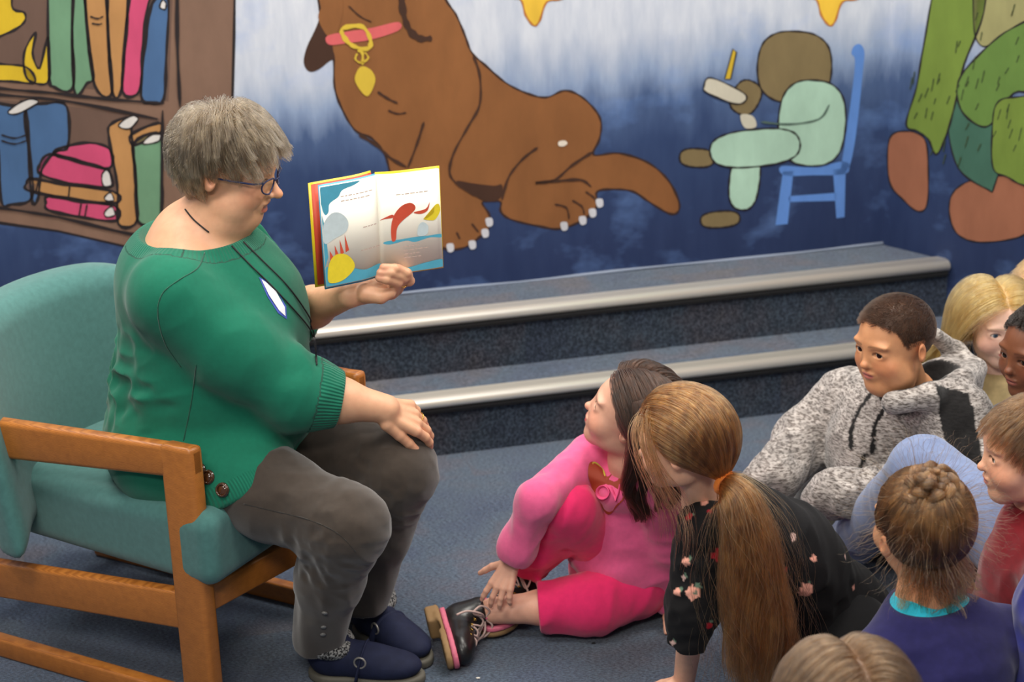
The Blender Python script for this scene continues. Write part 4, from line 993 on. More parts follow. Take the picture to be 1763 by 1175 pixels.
# ----------------------------------------------------------------- girl in pink
def pink_girl():
    root = person('girl in a pink sweatshirt and pink trousers sitting on the carpet, hand on her boot', (.22, 3.72, 0))
    hc = at(1082, 712, 3.60)
    h = Head(hc, (-.90, .22, .42), .205, roll=.10, cheeks=.8, skin=(224, 170, 144), lips=(205, 96, 96), scalp=(40, 28, 22), browc=(90, 62, 48), iris=(60, 40, 30)); h.line = LINE_G
    ch = at(1086, 880, 3.68); hip = np.array([.245, 3.72, .10]); nb = at(1085, 790, 3.62); h.nb = nb
    shR, shL = at(1018, 788, 3.68), at(1130, 815, 3.55)
    elR, wrR = at(926, 862, 3.55), at(884, 962, 3.585)
    elL, wrL = at(1152, 930, 3.62), atz(1158, 1040, .03)
    kR, aR = at(978, 872, 3.60), atz(903, 985, .105)
    kL, aL = atz(1020, 1040, .075), atz(848, 1052, .065)
    tR = atz(838, 1088, .035); 
    HL = .118
    hd = hand_chains(wrR+nrm(at(856, 1020, 3.56)-wrR)*.008, at(852, 1035, 3.55)-wrR, (-.35, -.9, .45), 1, HL, (.18, .25, .22, .30), .34, (1.0, .35))
    hd2 = hand_chains(wrL, atz(1165, 1075, .02)-wrL, (.1, -.5, .8), -1, HL, (.2, .2, .2, .2), .1)
    tor = [((ch+hip)/2, (.075, .075, .12), None), (ch, (.085, .08, .09), None), (hip+[0, 0, .02], (.08, .08, .07), None)]
    skin_body(root, h, tor, [[(ch, .05), (nb, .045)], [(shR, .036), (elR, .030), (wrR, .021)], [(shL, .036), (elL, .030), (wrL, .021)], [(hip, .05), (kR, .036), (aR, .026), (aR-[0, 0, .04], .026)], [(hip, .06), (kL, .040), (kL*.5+aL*.5, .036), (aL, .029)]], [hd, hd2], HL)
    h.eyes(root, (-.1, .0))
    roots = scalp_roots(h, 9000, LINE_G, seed=21)
    S = grow_hair(h, roots, lambda q: np.interp(q[:, 2], [-.3, .4], [1.15, 1.7]), 18, lambda q, t, v: long_flow(q, t, v, .03, .75, .55), (.015, .07), .55, .12, .6, 200, [((0, -.1, -.75), (.34, .3, .42))], seed=5, wild=.08)
    hair_obj('hair', S, .00050, hair_mat('dark_brown_hair', (20, 12, 8), (66, 42, 30)), root)
    DH = bpy.data.materials['dark_brown_hair']
    hair_bundle('side_lock', [at(1098, 690, 3.50), at(1108, 740, 3.49), at(1100, 800, 3.50), at(1096, 850, 3.52), at(1112, 895, 3.53)], [.012, .030, .034, .030, .022], 1500, 16, DH, root, 12, 24, .008, .6, .7)
    hair_bundle('side_lock', [at(1125, 700, 3.52), at(1135, 760, 3.48), at(1140, 830, 3.48), at(1148, 880, 3.50)], [.012, .030, .030, .018], 900, 16, DH, root, 13, 18, .010, .6, .7)
    PK = cloth('pink_fleece', None, 1100, .3, .45, .95, .06, attr=True)
    pink, hot = lin((226, 92, 140)), lin((214, 42, 96))
    dR = nrm(wrR-elR); eR = wrR-dR*.005
    def top(P):
        d = ell(P, (ch+hip)/2+[0, 0, .01], (.104, .100, .15)); d = smin(d, ell(P, ch+[0, 0, -.01], (.098, .090, .10)), .04); d = smin(d, ell(P, ch*.45+nb*.55, (.09, .09, .05)), .04)
        d = smin(d, ell(P, hip+[0, -.01, .04], (.135, .125, .075)), .03)
        d = d-folds(P, (1, .4, .35), .18, .05, .010, 41)
        a = chain(P, [(shR, .050), (elR, .039), (wrR-dR*.03, .038), (eR, .033)], .03)-folds(P, (.2, .3, 1), .10, .035, .007, 43); a = cut(a, P, eR, dR); d = smin(d, a, .02)
        dL = nrm(wrL-elL); b = chain(P, [(shL, .056), (elL, .050), (wrL-dL*.02, .042), (wrL, .036)], .03)-folds(P, np.cross(dL, [0, 1, 0]), .10, .035, .007, 44); b = cut(b, P, wrL-dL*.004, dL); d = smin(d, b, .02)
        return smax(d, -ell(P, nb+[-.005, 0, .035], (.058, .058, .045)), .006)
    lo, hi = np.array([-.10, 3.45, .0]), np.array([.46, 3.92, .62])
    tp = garment('sweatshirt', root, top, lo, hi, .0048, PK, lambda V: np.tile(pink, (len(V), 1)))
    def pants(P):
        d = ell(P, hip, (.135, .125, .095))
        sR = nrm(aR-kR); e = chain(P, [(hip+[-.02, .03, .01], .080), (kR, .056), (kR*.45+aR*.55, .046), (aR-sR*.02, .044)], .03)-folds(P, (.5, .2, 1), .12, .035, .009, 45); e = cut(e, P, aR-sR*.025, sR)
        sL = nrm(aL-kL); m_ = kL*.46+aL*.54; g = chain(P, [(hip+[0, -.06, -.01], .080), (kL, .062), (m_, .056)], .03)-folds(P, (.3, .1, 1), .14, .04, .009, 46); g = cut(g, P, m_, sL)
        d = smin(smin(d, e, .02), g, .02); return smax(d, -(P[:, 2]-.004), .004)
    garment('trousers', root, pants, (-.12, 3.38, -.01), (.46, 3.92, .46), .005, cloth('hot_pink_fleece', (232, 46, 106), 1100, .3, .3, .95, .05))
    # printed heart with letters on the chest
    OR, YG, LP = plain('dark_orange_print', (150, 52, 22), .7), plain('yellow_green_print', (206, 190, 70), .7), plain('pink_letters', (226, 80, 130), .7)
    def decal(nm, pts, m, e=.002):
        P_ = smooth_path(pts, 4, True); pp = [surf_hit(top, x, y, 3.2, 4.2) for x, y in P_]; c_ = surf_hit(top, *np.mean(P_, 0), 3.2, 4.2)
        V = [c_[0]+c_[1]*e]+[p+g*e for p, g in pp]; n_ = len(pp); mesh_from(nm, V, [(0, 1+i, 1+(i+1) % n_) for i in range(n_)], m, tp, True)
    decal('heart_print', [(1013, 800), (1022, 796), (1036, 806), (1046, 822), (1058, 812), (1066, 806), (1080, 830), (1076, 856), (1062, 872), (1048, 886), (1034, 868), (1022, 846), (1012, 822)], OR)
    decal('heart_highlight', [(1018, 798), (1026, 797), (1040, 812), (1043, 822), (1032, 816), (1024, 806)], YG, .0035)
    tube('printed_letter', [(lambda r_: r_[0]+r_[1]*.003)(surf_hit(top, 1040+10*math.cos(t), 848+10*math.sin(t), 3.2, 4.2)) for t in np.linspace(0, 6.28, 18, endpoint=False)], .0042, LP, tp, 8, True, flat=.4)
    tube('printed_letter', [(lambda r_: r_[0]+r_[1]*.003)(surf_hit(top, x, y, 3.2, 4.2)) for x, y in ((1052, 840), (1057, 850), (1062, 862), (1066, 850), (1068, 836))], .0042, LP, tp, 8, flat=.4)
    # wrist band with a pink clip
    BLK = plain('black_elastic', (18, 18, 20), .8); PL = plain('pink_plastic', (222, 96, 134), .35, spec=.6)
    wb = at(893, 985, 3.585); dv = nrm(at(885, 1020, 3.56)-at(905, 965, 3.60))
    u = nrm(np.cross(dv, [0, 1, 0])); v = np.cross(dv, u)
    # boots
    BL = plain('black_leather', (26, 24, 24), .32, 0, .2, 40, .5); SP = plain('pink_sole_edge', (216, 110, 134), .6); ST_ = plain('tan_sole', (150, 118, 78), .7); LC = plain('pale_pink_lace', (196, 168, 160), .8); EY = plain('brass_eyelet', (205, 165, 80), .25, .9)
    def boot(heel, toe, upv, Lb=.165):
        f = nrm(toe-heel); x = nrm(np.cross(f, upv)); z = np.cross(x, f); R = np.stack([x, f, z], 1); o = heel
        def fn(P):
            q = (P-o.astype(f32))@R.astype(f32)
            d = ell(q, (0, .03, .040), (.028, .036, .040)); d = smin(d, ell(q, (0, .085, .034), (.031, .052, .032)), .02); d = smin(d, ell(q, (0, .125, .028), (.033, .042, .026)), .02)
            d = smin(d, cap(q, (0, .022, .045), (0, .018, .088), .030, .033), .02); d = smax(d, q[:, 2]-.100, .004); return smax(d, -(q[:, 2]-.012), .003)
        bo = build_sdf('boot', fn, o+R@[0, .08, .04]-.14, o+R@[0, .08, .04]+.14, .0042, [], BL, root)
        def sole(P, z0, z1, ex):
            q = (P-o.astype(f32))@R.astype(f32); Q = q*np.array([1, 1, 0], f32)
            e = smin(ell(Q, (0, .03, 0), (.031+ex, .038+ex, 1)), ell(Q, (0, .115, 0), (.036+ex, .056+ex, 1)), .03); return smax(e, np.abs(q[:, 2]-(z0+z1)/2)-(z1-z0)/2, .002)
        lo_, hi_ = o+R@[0, .08, 0]-.13, o+R@[0, .08, 0]+.13
        build_sdf('sole_edge', lambda P: sole(P, .004, .016, .002), lo_, hi_, .004, [], SP, bo)
        def under(P):
            q = (P-o.astype(f32))@R.astype(f32); d = sole(P, -.010, .004, .0); hl = rbox(q, (0, .015, -.012), (.027, .028, .016), None, .006); return smin(smax(d, -ell(q, (0, .062, -.014), (.05, .026, .012)), .004), hl, .003)
        build_sdf('sole', under, lo_, hi_, .004, [], ST_, bo)
        W = lambda a, b, c: o+R@np.array([a, b, c])
        def top_z(y): return np.interp(y, [.02, .05, .08, .11, .13], [.098, .085, .068, .060, .052])
        for k in range(5):
            y = .048+.016*k; s = 1 if k % 2 else -1; zt = top_z(y)
            tube('lace', smooth_path([W(-.017*s, y, zt-.006), W(0, y+.006, zt+.004), W(.017*s, y+.014, top_z(y+.014)-.006)], 5), .0022, LC, bo, 8)
            for e in (-1, 1): tube('eyelet', [W(e*.018+.003*math.cos(t), y+.003*math.sin(t), zt-.005+.002*math.sin(t)) for t in np.linspace(0, 6.28, 10, endpoint=False)], .0013, EY, bo, 6, True)
        for s in (-1, 1):
            tube('lace_bow', smooth_path([W(0, .045, .094), W(s*.020, .050, .108), W(s*.040, .052, .092), W(s*.034, .062, .072), W(s*.010, .050, .090)], 5), .0024, LC, bo, 8)
            tube('lace_end', smooth_path([W(0, .045, .094), W(s*.026, .060, .088), W(s*.045, .065, .060), W(s*.05, .075, .035)], 5), .0024, LC, bo, 8)
        tube('pull_tab', [W(0, -.012, .092), W(0, -.018, .100), W(0, -.016, .112)], [.008, .011, .007], PL, bo, 10, flat=.5)
        tube('pink_tongue', [W(0, .040, .088), W(0, .036, .104), W(0, .026, .122), W(0, .018, .130)], [.010, .015, .016, .008], PL, bo, 12, flat=.45)
    h1 = atz(848, 1072, .075); t1 = atz(748, 1050, .135)
    # left boot: heel on the carpet, toe pointing up and out
    hl_ = atz(755, 1062, .052); boot(hl_, hl_+nrm(atz(776, 1136, .030)-hl_), nrm(aL-hl_))
    f2 = nrm(atz(815, 1105, 0)-atz(898, 1050, 0)); hb = aR*[1, 1, 0]-f2*.02+[0, 0, .020]; boot(hb, hb+f2, np.array([0, 0, 1.]))
# ----------------------------------------------------------------- girl with the long ponytail
def pony_girl():
    root = person('girl with a long light brown ponytail and a black flowered top, leaning on one hand', (.60, 3.52, 0))
    hc = at(1168, 762, 3.25)
    h = Head(hc, (-.93, .34, -.10), .188, roll=.06, cheeks=.8, skin=(226, 178, 150), scalp=(84, 54, 30), browc=(140, 100, 70)); LN = [(-.6, -.30), (-.35, -.27), (-.18, -.22), (-.10, -.08), (0, -.0), (.10, .06), (.17, .16), (.24, .24), (.30, .30), (.5, .5)]; h.line = LN
    nb = at(1215, 868, 3.30); ch = at(1275, 920, 3.36); hip = atz(1410, 1040, .13); h.nb = nb
    shn, shf = at(1215, 915, 3.24), at(1262, 860, 3.46)
    eln, wrn = at(1196, 1040, 3.22), atz(1178, 1172, .03)
    knee = atz(1500, 1110, .10)
    hd = hand_chains(wrn, np.array([-.72, -.5, -.25]), (-.1, -.2, .95), 1, .118, (.1, .1, .1, .1), .2)
    skin_body(root, h, [(ch, (.08, .08, .09), None), ((ch+hip)/2, (.10, .09, .10), None)], [[(ch, .06), (nb, .045)], [(shn, .034), (eln, .029), (wrn, .022)], [(ch, .07), (hip, .08), (knee, .05)]], [hd], .118)
    h.eyes(root)
    roots = scalp_roots(h, 10000, LN, seed=31); tie = h.w(.0, -.52, .0); tie = at(1243, 828, 3.205); tl = h.R.T@(tie-h.c)/h.H
    def flow(q, t, v0):
        d = tl-q; up = (q-[0, -.075, .13])/np.array([.345, .425, .37])**2; up /= np.linalg.norm(up, axis=1)[:, None]
        d = d/(np.linalg.norm(d, axis=1)[:, None]+1e-5); far_ = np.clip(np.linalg.norm(tl-q, axis=1)/.3, 0, 1)[:, None]
        d = d+np.array([0, -1.0, .1])*far_*np.clip(q[:, 1]+.35, 0, 1)[:, None]*1.5
        return d-up*(d*up).sum(1)[:, None]*far_
    ln = lambda q: np.linalg.norm(q-tl, axis=1)*1.22
    S = grow_hair(h, roots, ln, 12, flow, (.010, .04), 0, .03, .35, 300, seed=6, wild=.03)
    # pull the ends into the tie
    w = np.linspace(0, 1, S.shape[1])[None, :, None]**3; S = S*(1-w*.95)+tie*(w*.95)
    HM = hair_mat('light_brown_hair', (56, 31, 14), (164, 110, 58), .32)
    hr = hair_obj('hair', S, .00042, HM, root, .8)
    r = np.random.default_rng(8)
    # loose strands at the left side of the face
    k = np.where(roots[:, 1] > .12)[0]; rs = roots[k[::6]]
    S2 = grow_hair(h, rs, 1.6, 14, lambda q, t, v: long_flow(q, t, v, 0, .1, .6), (.03, .10), .8, .2, .4, 60, seed=9, wild=.15)
    hair_obj('loose_strands', S2[:220], .00038, HM, root)
    # ponytail: bundle following a drooping centre line
    cl = smooth_path([tie, at(1268, 856, 3.17), at(1290, 930, 3.15), at(1300, 1020, 3.14), at(1312, 1110, 3.13), at(1318, 1190, 3.15)], 6)
    hair_bundle('ponytail', cl[::6], [.012, .030, .044, .054, .060, .062, .058], 7500, 22, HM, root, 8, 70, .010, .7, .6, .00042)
    hair_bundle('flyaway_strands', cl[::6], [.012, .040, .075, .095, .105, .11, .11], 420, 22, HM, root, 18, 120, .02, .7, .5, .00028, .5)
    OT = cloth('orange_elastic', (238, 132, 50), 1500, .6, .3, .8)
    ax = nrm(cl[3]-tie); u = nrm(np.cross(ax, [0, 0, 1])); v = np.cross(ax, u)
    tube('hair_tie', [tie+ax*.008+.0195*(math.cos(t)*u+math.sin(t)*v) for t in np.linspace(0, 6.28, 20, endpoint=False)], .0062, OT, root, 10, True)
    BV = cloth('black_velvet', None, 1200, .3, .04, .85, .1, attr=True)
    dn = nrm(wrn-eln); ce = at(1186, 1098, 3.21)
    def top(P):
        d = ell(P, ch, (.105, .105, .10)); d = smin(d, chain(P, [(ch, .10), ((ch+hip)/2+[0, 0, .02], .115), (hip, .110)], .04), .04); d = smin(d, ell(P, nb*.6+ch*.4, (.075, .085, .05)), .04)
        d = d-folds(P, (-.3, .8, .5), .16, .045, .014, 51)
        a_ = chain(P, [(shn, .058), (eln, .050), (ce, .042)], .03)-folds(P, (1, .3, .15), .10, .030, .012, 52); d = smin(d, cut(a_, P, ce, dn), .02)
        d = smin(d, chain(P, [(shf, .052), (at(1300, 930, 3.5), .045), (at(1330, 1000, 3.52), .04)], .03), .03)
        d = smin(d, chain(P, [(nb+[.005, .0, -.01], .050), (nb+[.03, .02, -.03], .055)], .02), .02)
        sk_ = nrm(hip-ch); d = smin(d, ell(P, hip+[.02, 0, -.02], (.135, .13, .10))-folds(P, (.8, .2, -.4), .2, .05, .012, 53), .03)
        return smax(smax(d, -ell(P, nb+[-.02, 0, .045], (.050, .050, .035)), .005), -(P[:, 2]-.01), .004)
    fl_px = [(1238, 955, 13, 0), (1180, 968, 8, 1), (1192, 1022, 13, 1), (1192, 1028, 7, 1), (1250, 1015, 10, 1), (1322, 928, 9, 1), (1320, 922, 8, 1), (1365, 925, 8, 2), (1348, 985, 11, 0), (1388, 1018, 15, 1), (1400, 962, 7, 1), (1455, 958, 5, 2), (1470, 1012, 6, 1), (1186, 890, 8, 0), (1212, 866, 8, 1), (1222, 880, 5, 0), (1252, 1100, 10, 1), (1222, 1078, 7, 0), (1158, 1108, 5, 2), (1235, 1150, 9, 1), (1165, 1020, 8, 1), (1178, 995, 5, 2)]
    fpos = [(surf_hit(top, x, y, 2.9, 4.0)[0], r_/3200*3.3, k_) for x, y, r_, k_ in fl_px]
    rg = np.random.default_rng(3)
    for _ in range(60): fpos.append((np.array([rg.uniform(.25, .95), rg.uniform(3.15, 3.75), rg.uniform(.02, .5)]), rg.uniform(.006, .016), int(rg.integers(0, 3))))
    pal = [lin((168, 30, 46)), lin((222, 158, 140)), lin((205, 170, 160))]
    def colf(V):
        C = np.tile(lin((17, 16, 18)), (len(V), 1)); nz = vnoise(V*260, 4); nz2 = vnoise(V*120, 9)
        for p, r_, k_ in fpos:
            d = np.linalg.norm(V-p, axis=1); lf = np.linalg.norm(V-(p+np.array([.008, -.004, .012])*(r_/.012)), axis=1)
            m = lf < r_*.75*(.6+.6*nz); C[m] = lin((92, 116, 98))
            m = d < r_*(.75+.5*nz); C[m] = pal[k_]*(.6+.7*nz2[m])[:, None]
        return C
    garment('flowered_top', root, top, (.20, 3.0, 0), (.90, 3.80, .58), .0045, BV, colf)
    garment('leggings', root, lambda P: smax(chain(P, [(hip, .10), (knee, .07), (atz(1400, 1170, .06), .05)], .03), -(P[:, 2]-.006), .003), (.35, 3.0, -.01), (.95, 3.75, .30), .007, cloth('black_cotton', (16, 16, 18), 1000, sheen=.05))
# ----------------------------------------------------------------- boy in grey hoodie
def hoodie_boy():
    root = person('boy in a mottled grey hooded jacket with black panels sitting on the carpet', (.90, 3.98, 0))
    hc = at(1537, 592, 3.78)
    h = Head(hc, (-.85, -.50, -.08), .206, roll=-.03, cheeks=1.3, fat=.35, skin=(212, 152, 108), lips=(200, 120, 108), scalp=(52, 38, 30), browc=(48, 32, 24), iris=(30, 18, 12))
    LN = [(-.6, -.26), (-.35, -.22), (-.18, -.12), (-.10, .04), (0, .06), (.08, .04), (.12, .10), (.17, .22), (.24, .28), (.30, .31), (.5, .5)]; h.line = LN
    nb = at(1570, 680, 3.86); ch = at(1535, 755, 3.90); hip = atz(1560, 860, .12); h.nb = nb
    shr, shl = at(1460, 690, 4.02), at(1648, 722, 3.72)
    elr, wrr = at(1385, 760, 4.00), at(1330, 825, 3.86)
    ell_, wrl = at(1652, 800, 3.68), at(1440, 850, 3.72)
    ell_ = at(1600, 842, 3.62)
    skin_body(root, h, [(ch, (.10, .09, .10), None), (hip+[0, 0, .05], (.12, .10, .12), None)], [[(ch, .07), (nb, .055)], [(shr, .04), (elr, .034), (wrr, .024)], [(shl, .04), (ell_, .034), (wrl, .024)]], [])
    h.eyes(root, (-.25, .10))
    roots = scalp_roots(h, 14000, LN, seed=41); roots *= 1.0
    fl = lambda q, t, v: v*.35+np.array([0, .5, -.2])
    S = grow_hair(h, roots, lambda q: np.interp(q[:, 2], [-.1, .1, .3], [.02, .035, .075]), 4, fl, (.004, .012), 0, 0, 0, seed=7)
    hair_obj('short_hair', S, .00035, hair_mat('black_brown_hair', (26, 18, 14), (78, 56, 42)), root)
    HM = cloth('mottled_grey_fleece', None, 900, .7, .3, .95, .10, attr=True, streak=(1.0, (90, 90, 300), (140, 134, 132)))
    dl = nrm(wrl-ell_)
    fwd = nrm([-.60, -.75, 0]); lat = nrm([-.75, .60, 0])
    cav = at(1603, 640, 3.85)
    def jacket(P):
        d = ell(P, ch+[0, 0, -.02], (.150, .135, .14)); d = smin(d, ell(P, hip+[0, 0, .06], (.170, .150, .12)), .05); d = smin(d, chain(P, [(shr, .07), (nb+[0, 0, -.03], .075), (shl, .072)], .04), .05)
        d = d-folds(P, (.7, -.6, .3), .16, .055, .012, 61)
        a = chain(P, [(shr, .074), (elr, .066), (wrr, .052), (at(1308, 832, 3.84), .038)], .03)-folds(P, (.4, .5, 1), .12, .038, .013, 62); d = smin(d, a, .02)
        b = chain(P, [(shl, .076), (at(1668, 790, 3.66), .068), (ell_, .060), (wrl, .050), (at(1408, 862, 3.73), .036)], .03)-folds(P, (.3, -.2, 1), .12, .038, .013, 63); d = smin(d, b, .02)
        # hood lying on the back
        ho = ell(P, at(1630, 662, 3.90), (.078, .09, .055)); ho = smin(ho, chain(P, [(at(1538, 694, 3.70), .026), (at(1600, 682, 3.70), .028), (at(1656, 658, 3.78), .026), (at(1682, 634, 3.92), .018), (at(1645, 606, 4.0), .022), (at(1610, 578, 3.96), .018)], .02), .03); d = smin(d, ho, .02)
        inn = ell(P, h.w(0, -.12, -.20), (.092, .092, .120)); d = smax(d, -inn, .008); d = smax(d, -ell(P, cav, (.060, .075, .080)), .008)
        return smax(d, -(P[:, 2]-.02), .004)
    strip0, strip1 = at(1632, 680, 3.72), at(1592, 832, 3.64)
    def colf(V):
        n1 = vnoise(V*np.array([90, 90, 420])+3, 4); n2 = vnoise(V*np.array([40, 40, 200]), 8); n3 = vnoise(V*np.array([12, 12, 12]), 2)
        f = np.clip((n1*.4+n2*.6-.5)*1.6+.6+(n3-.5)*.4, 0, 1)[:, None]; C = lin((128, 122, 118))*(1-f)+lin((196, 188, 182))*f
        bk_ = lin((22, 20, 20))
        q = V@lat; sp = V-strip0; ax_ = nrm(strip1-strip0); tt = sp@ax_; o = sp-tt[:, None]*ax_; hz = nrm(at(1700, 700, 3.72)-at(1640, 700, 3.72))
        m = (tt > -.01)*(tt < .24)*(np.abs(sp@hz-.0-.02*np.sin(tt*8)) < .036)*((V-ch)@np.array([.3, -.95, 0]) > .0); C[m] = bk_
        ins = ell(V, h.w(0, -.12, -.20), (.096, .096, .124)) < .006; C[ins] = bk_; C[ell(V, cav, (.064, .079, .084)) < .004] = bk_
        # zip and pocket line
        for pts in (((1500, 678), (1480, 705), (1466, 740), (1466, 770)), ((1522, 704), (1506, 735), (1503, 778)), ((1490, 785), (1482, 806))):
            pp = smooth_path(pts, 6); hits = np.array([surf_hit(jacket, x, y, 3.3, 4.3)[0] for x, y in pp])
            dd = np.sqrt(((V[:, None]-hits[None])**2).sum(-1)).min(1); C[dd < .0062] = bk_
        return C
    garment('hooded_jacket', root, jacket, (.45, 3.35, .0), (1.32, 4.30, .72), .0055, HM, colf)
    k1, k2 = atz(1400, 850, .12), atz(1640, 900, .16)
    def pants(P):
        d = chain(P, [(hip, .10), (atz(1450, 860, .11), .085), (atz(1370, 900, .07), .06)], .03); d = smin(d, chain(P, [(hip, .10), (atz(1600, 905, .12), .08), (atz(1470, 905, .06), .055)], .03), .02)
        return smax(d-folds(P, (1, 0, .2), .15, .05, .008, 65), -(P[:, 2]-.005), .003)
    garment('trousers', root, pants, (.45, 3.3, -.01), (1.25, 4.25, .30), .0065, cloth('light_grey_cotton', (132, 136, 134), 1000))
    def sock(P): return smax(cap(P, atz(1475, 905, .05), atz(1400, 905, .05), .05, .04), -(P[:, 2]-.003), .003)
    garment('black_shoe', root, sock, (.45, 3.5, -.01), (1.1, 4.25, .13), .006, plain('black_shoe_cloth', (18, 18, 20), .7))
# ----------------------------------------------------------------- blonde girl
def simple_child(label, loc, hpx, hY, fwd, roll, H, headkw, shirt, nbpx, chpx, hair, line=LINE_G, scale=1.0, look=(0, 0), neck_cut=.05, width=.115, tor_extra=None, folds_=(1, 0, .2), colf=None, low=0.02, shname='shirt'):
    root = person(label, loc); hc = at(hpx[0], hpx[1], hY)
    h = Head(hc, fwd, H, roll=roll, **headkw); h.line = line
    nb = at(*nbpx); ch = at(*chpx); h.nb = nb; hip = np.array([ch[0], ch[1]+.04, .10])
    skin_body(root, h, [(ch, (.09, .085, .10), None)], [[(ch, .06), (nb, .048)]])
    h.eyes(root, look)
    side = nrm(np.cross(nrm(np.asarray(fwd)*[1, 1, 0]), [0, 0, 1]))
    def top(P, uncut=False):
        d = chain(P, [(ch, width), ((ch+hip)/2, width+.005), (hip, width+.02)], .04); d = smin(d, chain(P, [(ch+side*.115+[0, 0, .045], .058), (nb-[0, 0, .03], .060), (ch-side*.115+[0, 0, .045], .058)], .03), .04)
        for s_ in (-1, 1): d = smin(d, chain(P, [(ch+side*.13*s_+[0, 0, .04], .056), (ch+side*.17*s_+[0, 0, -.12], .048), (ch+side*.12*s_+nrm(np.asarray(fwd)*[1, 1, 0])*.14-[0, 0, .18], .040)], .03), .025)
        if tor_extra: d = smin(d, tor_extra(P), .03)
        d = d-folds(P, folds_, .16, .05, .009, 71)
        if not uncut: d = smax(d, -ell(P, nb+[0, 0, .03], (neck_cut, neck_cut, .04)), .005)
        return smax(d, -(P[:, 2]-low), .004)
    lo = np.minimum(ch-.30, hip-.30); lo[2] = 0; hi = np.maximum(ch+.30, nb+.08); 
    tp = garment(shname, root, top, lo, hi, .0065, shirt, colf)
    if hair: hair(root, h)
    return root, h, top, tp
def long_hair(mat, part=0., n=9000, L=2.4, back=.3, side=.8, seed=3, grav=.7):
    def f(root, h):
        roots = scalp_roots(h, n, h.line, seed=seed)
        S = grow_hair(h, roots, lambda q: np.interp(q[:, 2], [-.3, .4], [L*.65, L]), 18, lambda q, t, v: long_flow(q, t, v, part, back, side), (.015, .06), grav, .04, .5, 250, [((0, -.12, -.95), (.50, .34, .55))], seed=seed+1, wild=.05)
        hair_obj('long_hair', S, .00042, mat, root)
    return f
def boy_hair(mat, n=12000, L=.34, seed=5, fringe=1.0):
    def f(root, h):
        roots = scalp_roots(h, n, h.line, seed=seed); crown = np.array([0, -.28, .44])
        def flow(q, t, v0):
            d = q-crown; d = d/(np.linalg.norm(d, axis=1)[:, None]+1e-6); up = v0; d = d-up*(d*up).sum(1)[:, None]*.9
            fr = np.clip((q[:, 1]+.1)*2, 0, 1)[:, None]*fringe; return d+fr*np.array([.25, .7, -.3])+np.array([0, 0, -.25])
        S = grow_hair(h, roots, lambda q: np.interp(q[:, 2], [-.3, 0, .3], [L*.35, L*.5, L]), 9, flow, (.01, .055), .25, .05, .6, 350, seed=seed+1, wild=.06)
        hair_obj('hair', S, .00040, mat, root)
    return f
def braided_bun(root, h, c, R, r0, mat):
    """coil of a three-strand braid"""
    n = 150; t = np.linspace(0, 1, n); turns = 2.15
    for k in range(3):
        pts = []
        for ti in t:
            a = ti*turns*2*math.pi; rr = r0*(1.0-.62*ti); hgt = r0*(.05+.75*ti)
            cen = np.array([rr*math.cos(a), rr*math.sin(a), hgt]); er = np.array([math.cos(a), math.sin(a), 0])
            ph = ti*turns*2*math.pi*2.6+k*2*math.pi/3
            cen = cen+er*r0*.24*math.cos(ph)+np.array([0, 0, 1])*r0*.18*math.sin(2*ph); pts.append(c+R@cen)
        pts = np.array(pts)
        # fill each strand with hairs
        N = 420; rg = np.random.default_rng(60+k); T = np.gradient(pts, axis=0); T /= np.linalg.norm(T, axis=1)[:, None]; U = np.cross(T, R[:, 2]); U /= np.linalg.norm(U, axis=1)[:, None]; W = np.cross(T, U)
        a = rg.random(N)*6.28; rad = np.sqrt(rg.random(N))*r0*.24; tw = rg.normal(size=N)*.4
        A = a[:, None]+tw[:, None]*np.linspace(0, 6, n)[None]
        S = pts[None]+(np.cos(A)*rad[:, None])[..., None]*U[None]+(np.sin(A)*rad[:, None])[..., None]*W[None]
        hair_obj('braid_strand', S[:, ::2], .00050, mat, root, 1.0)
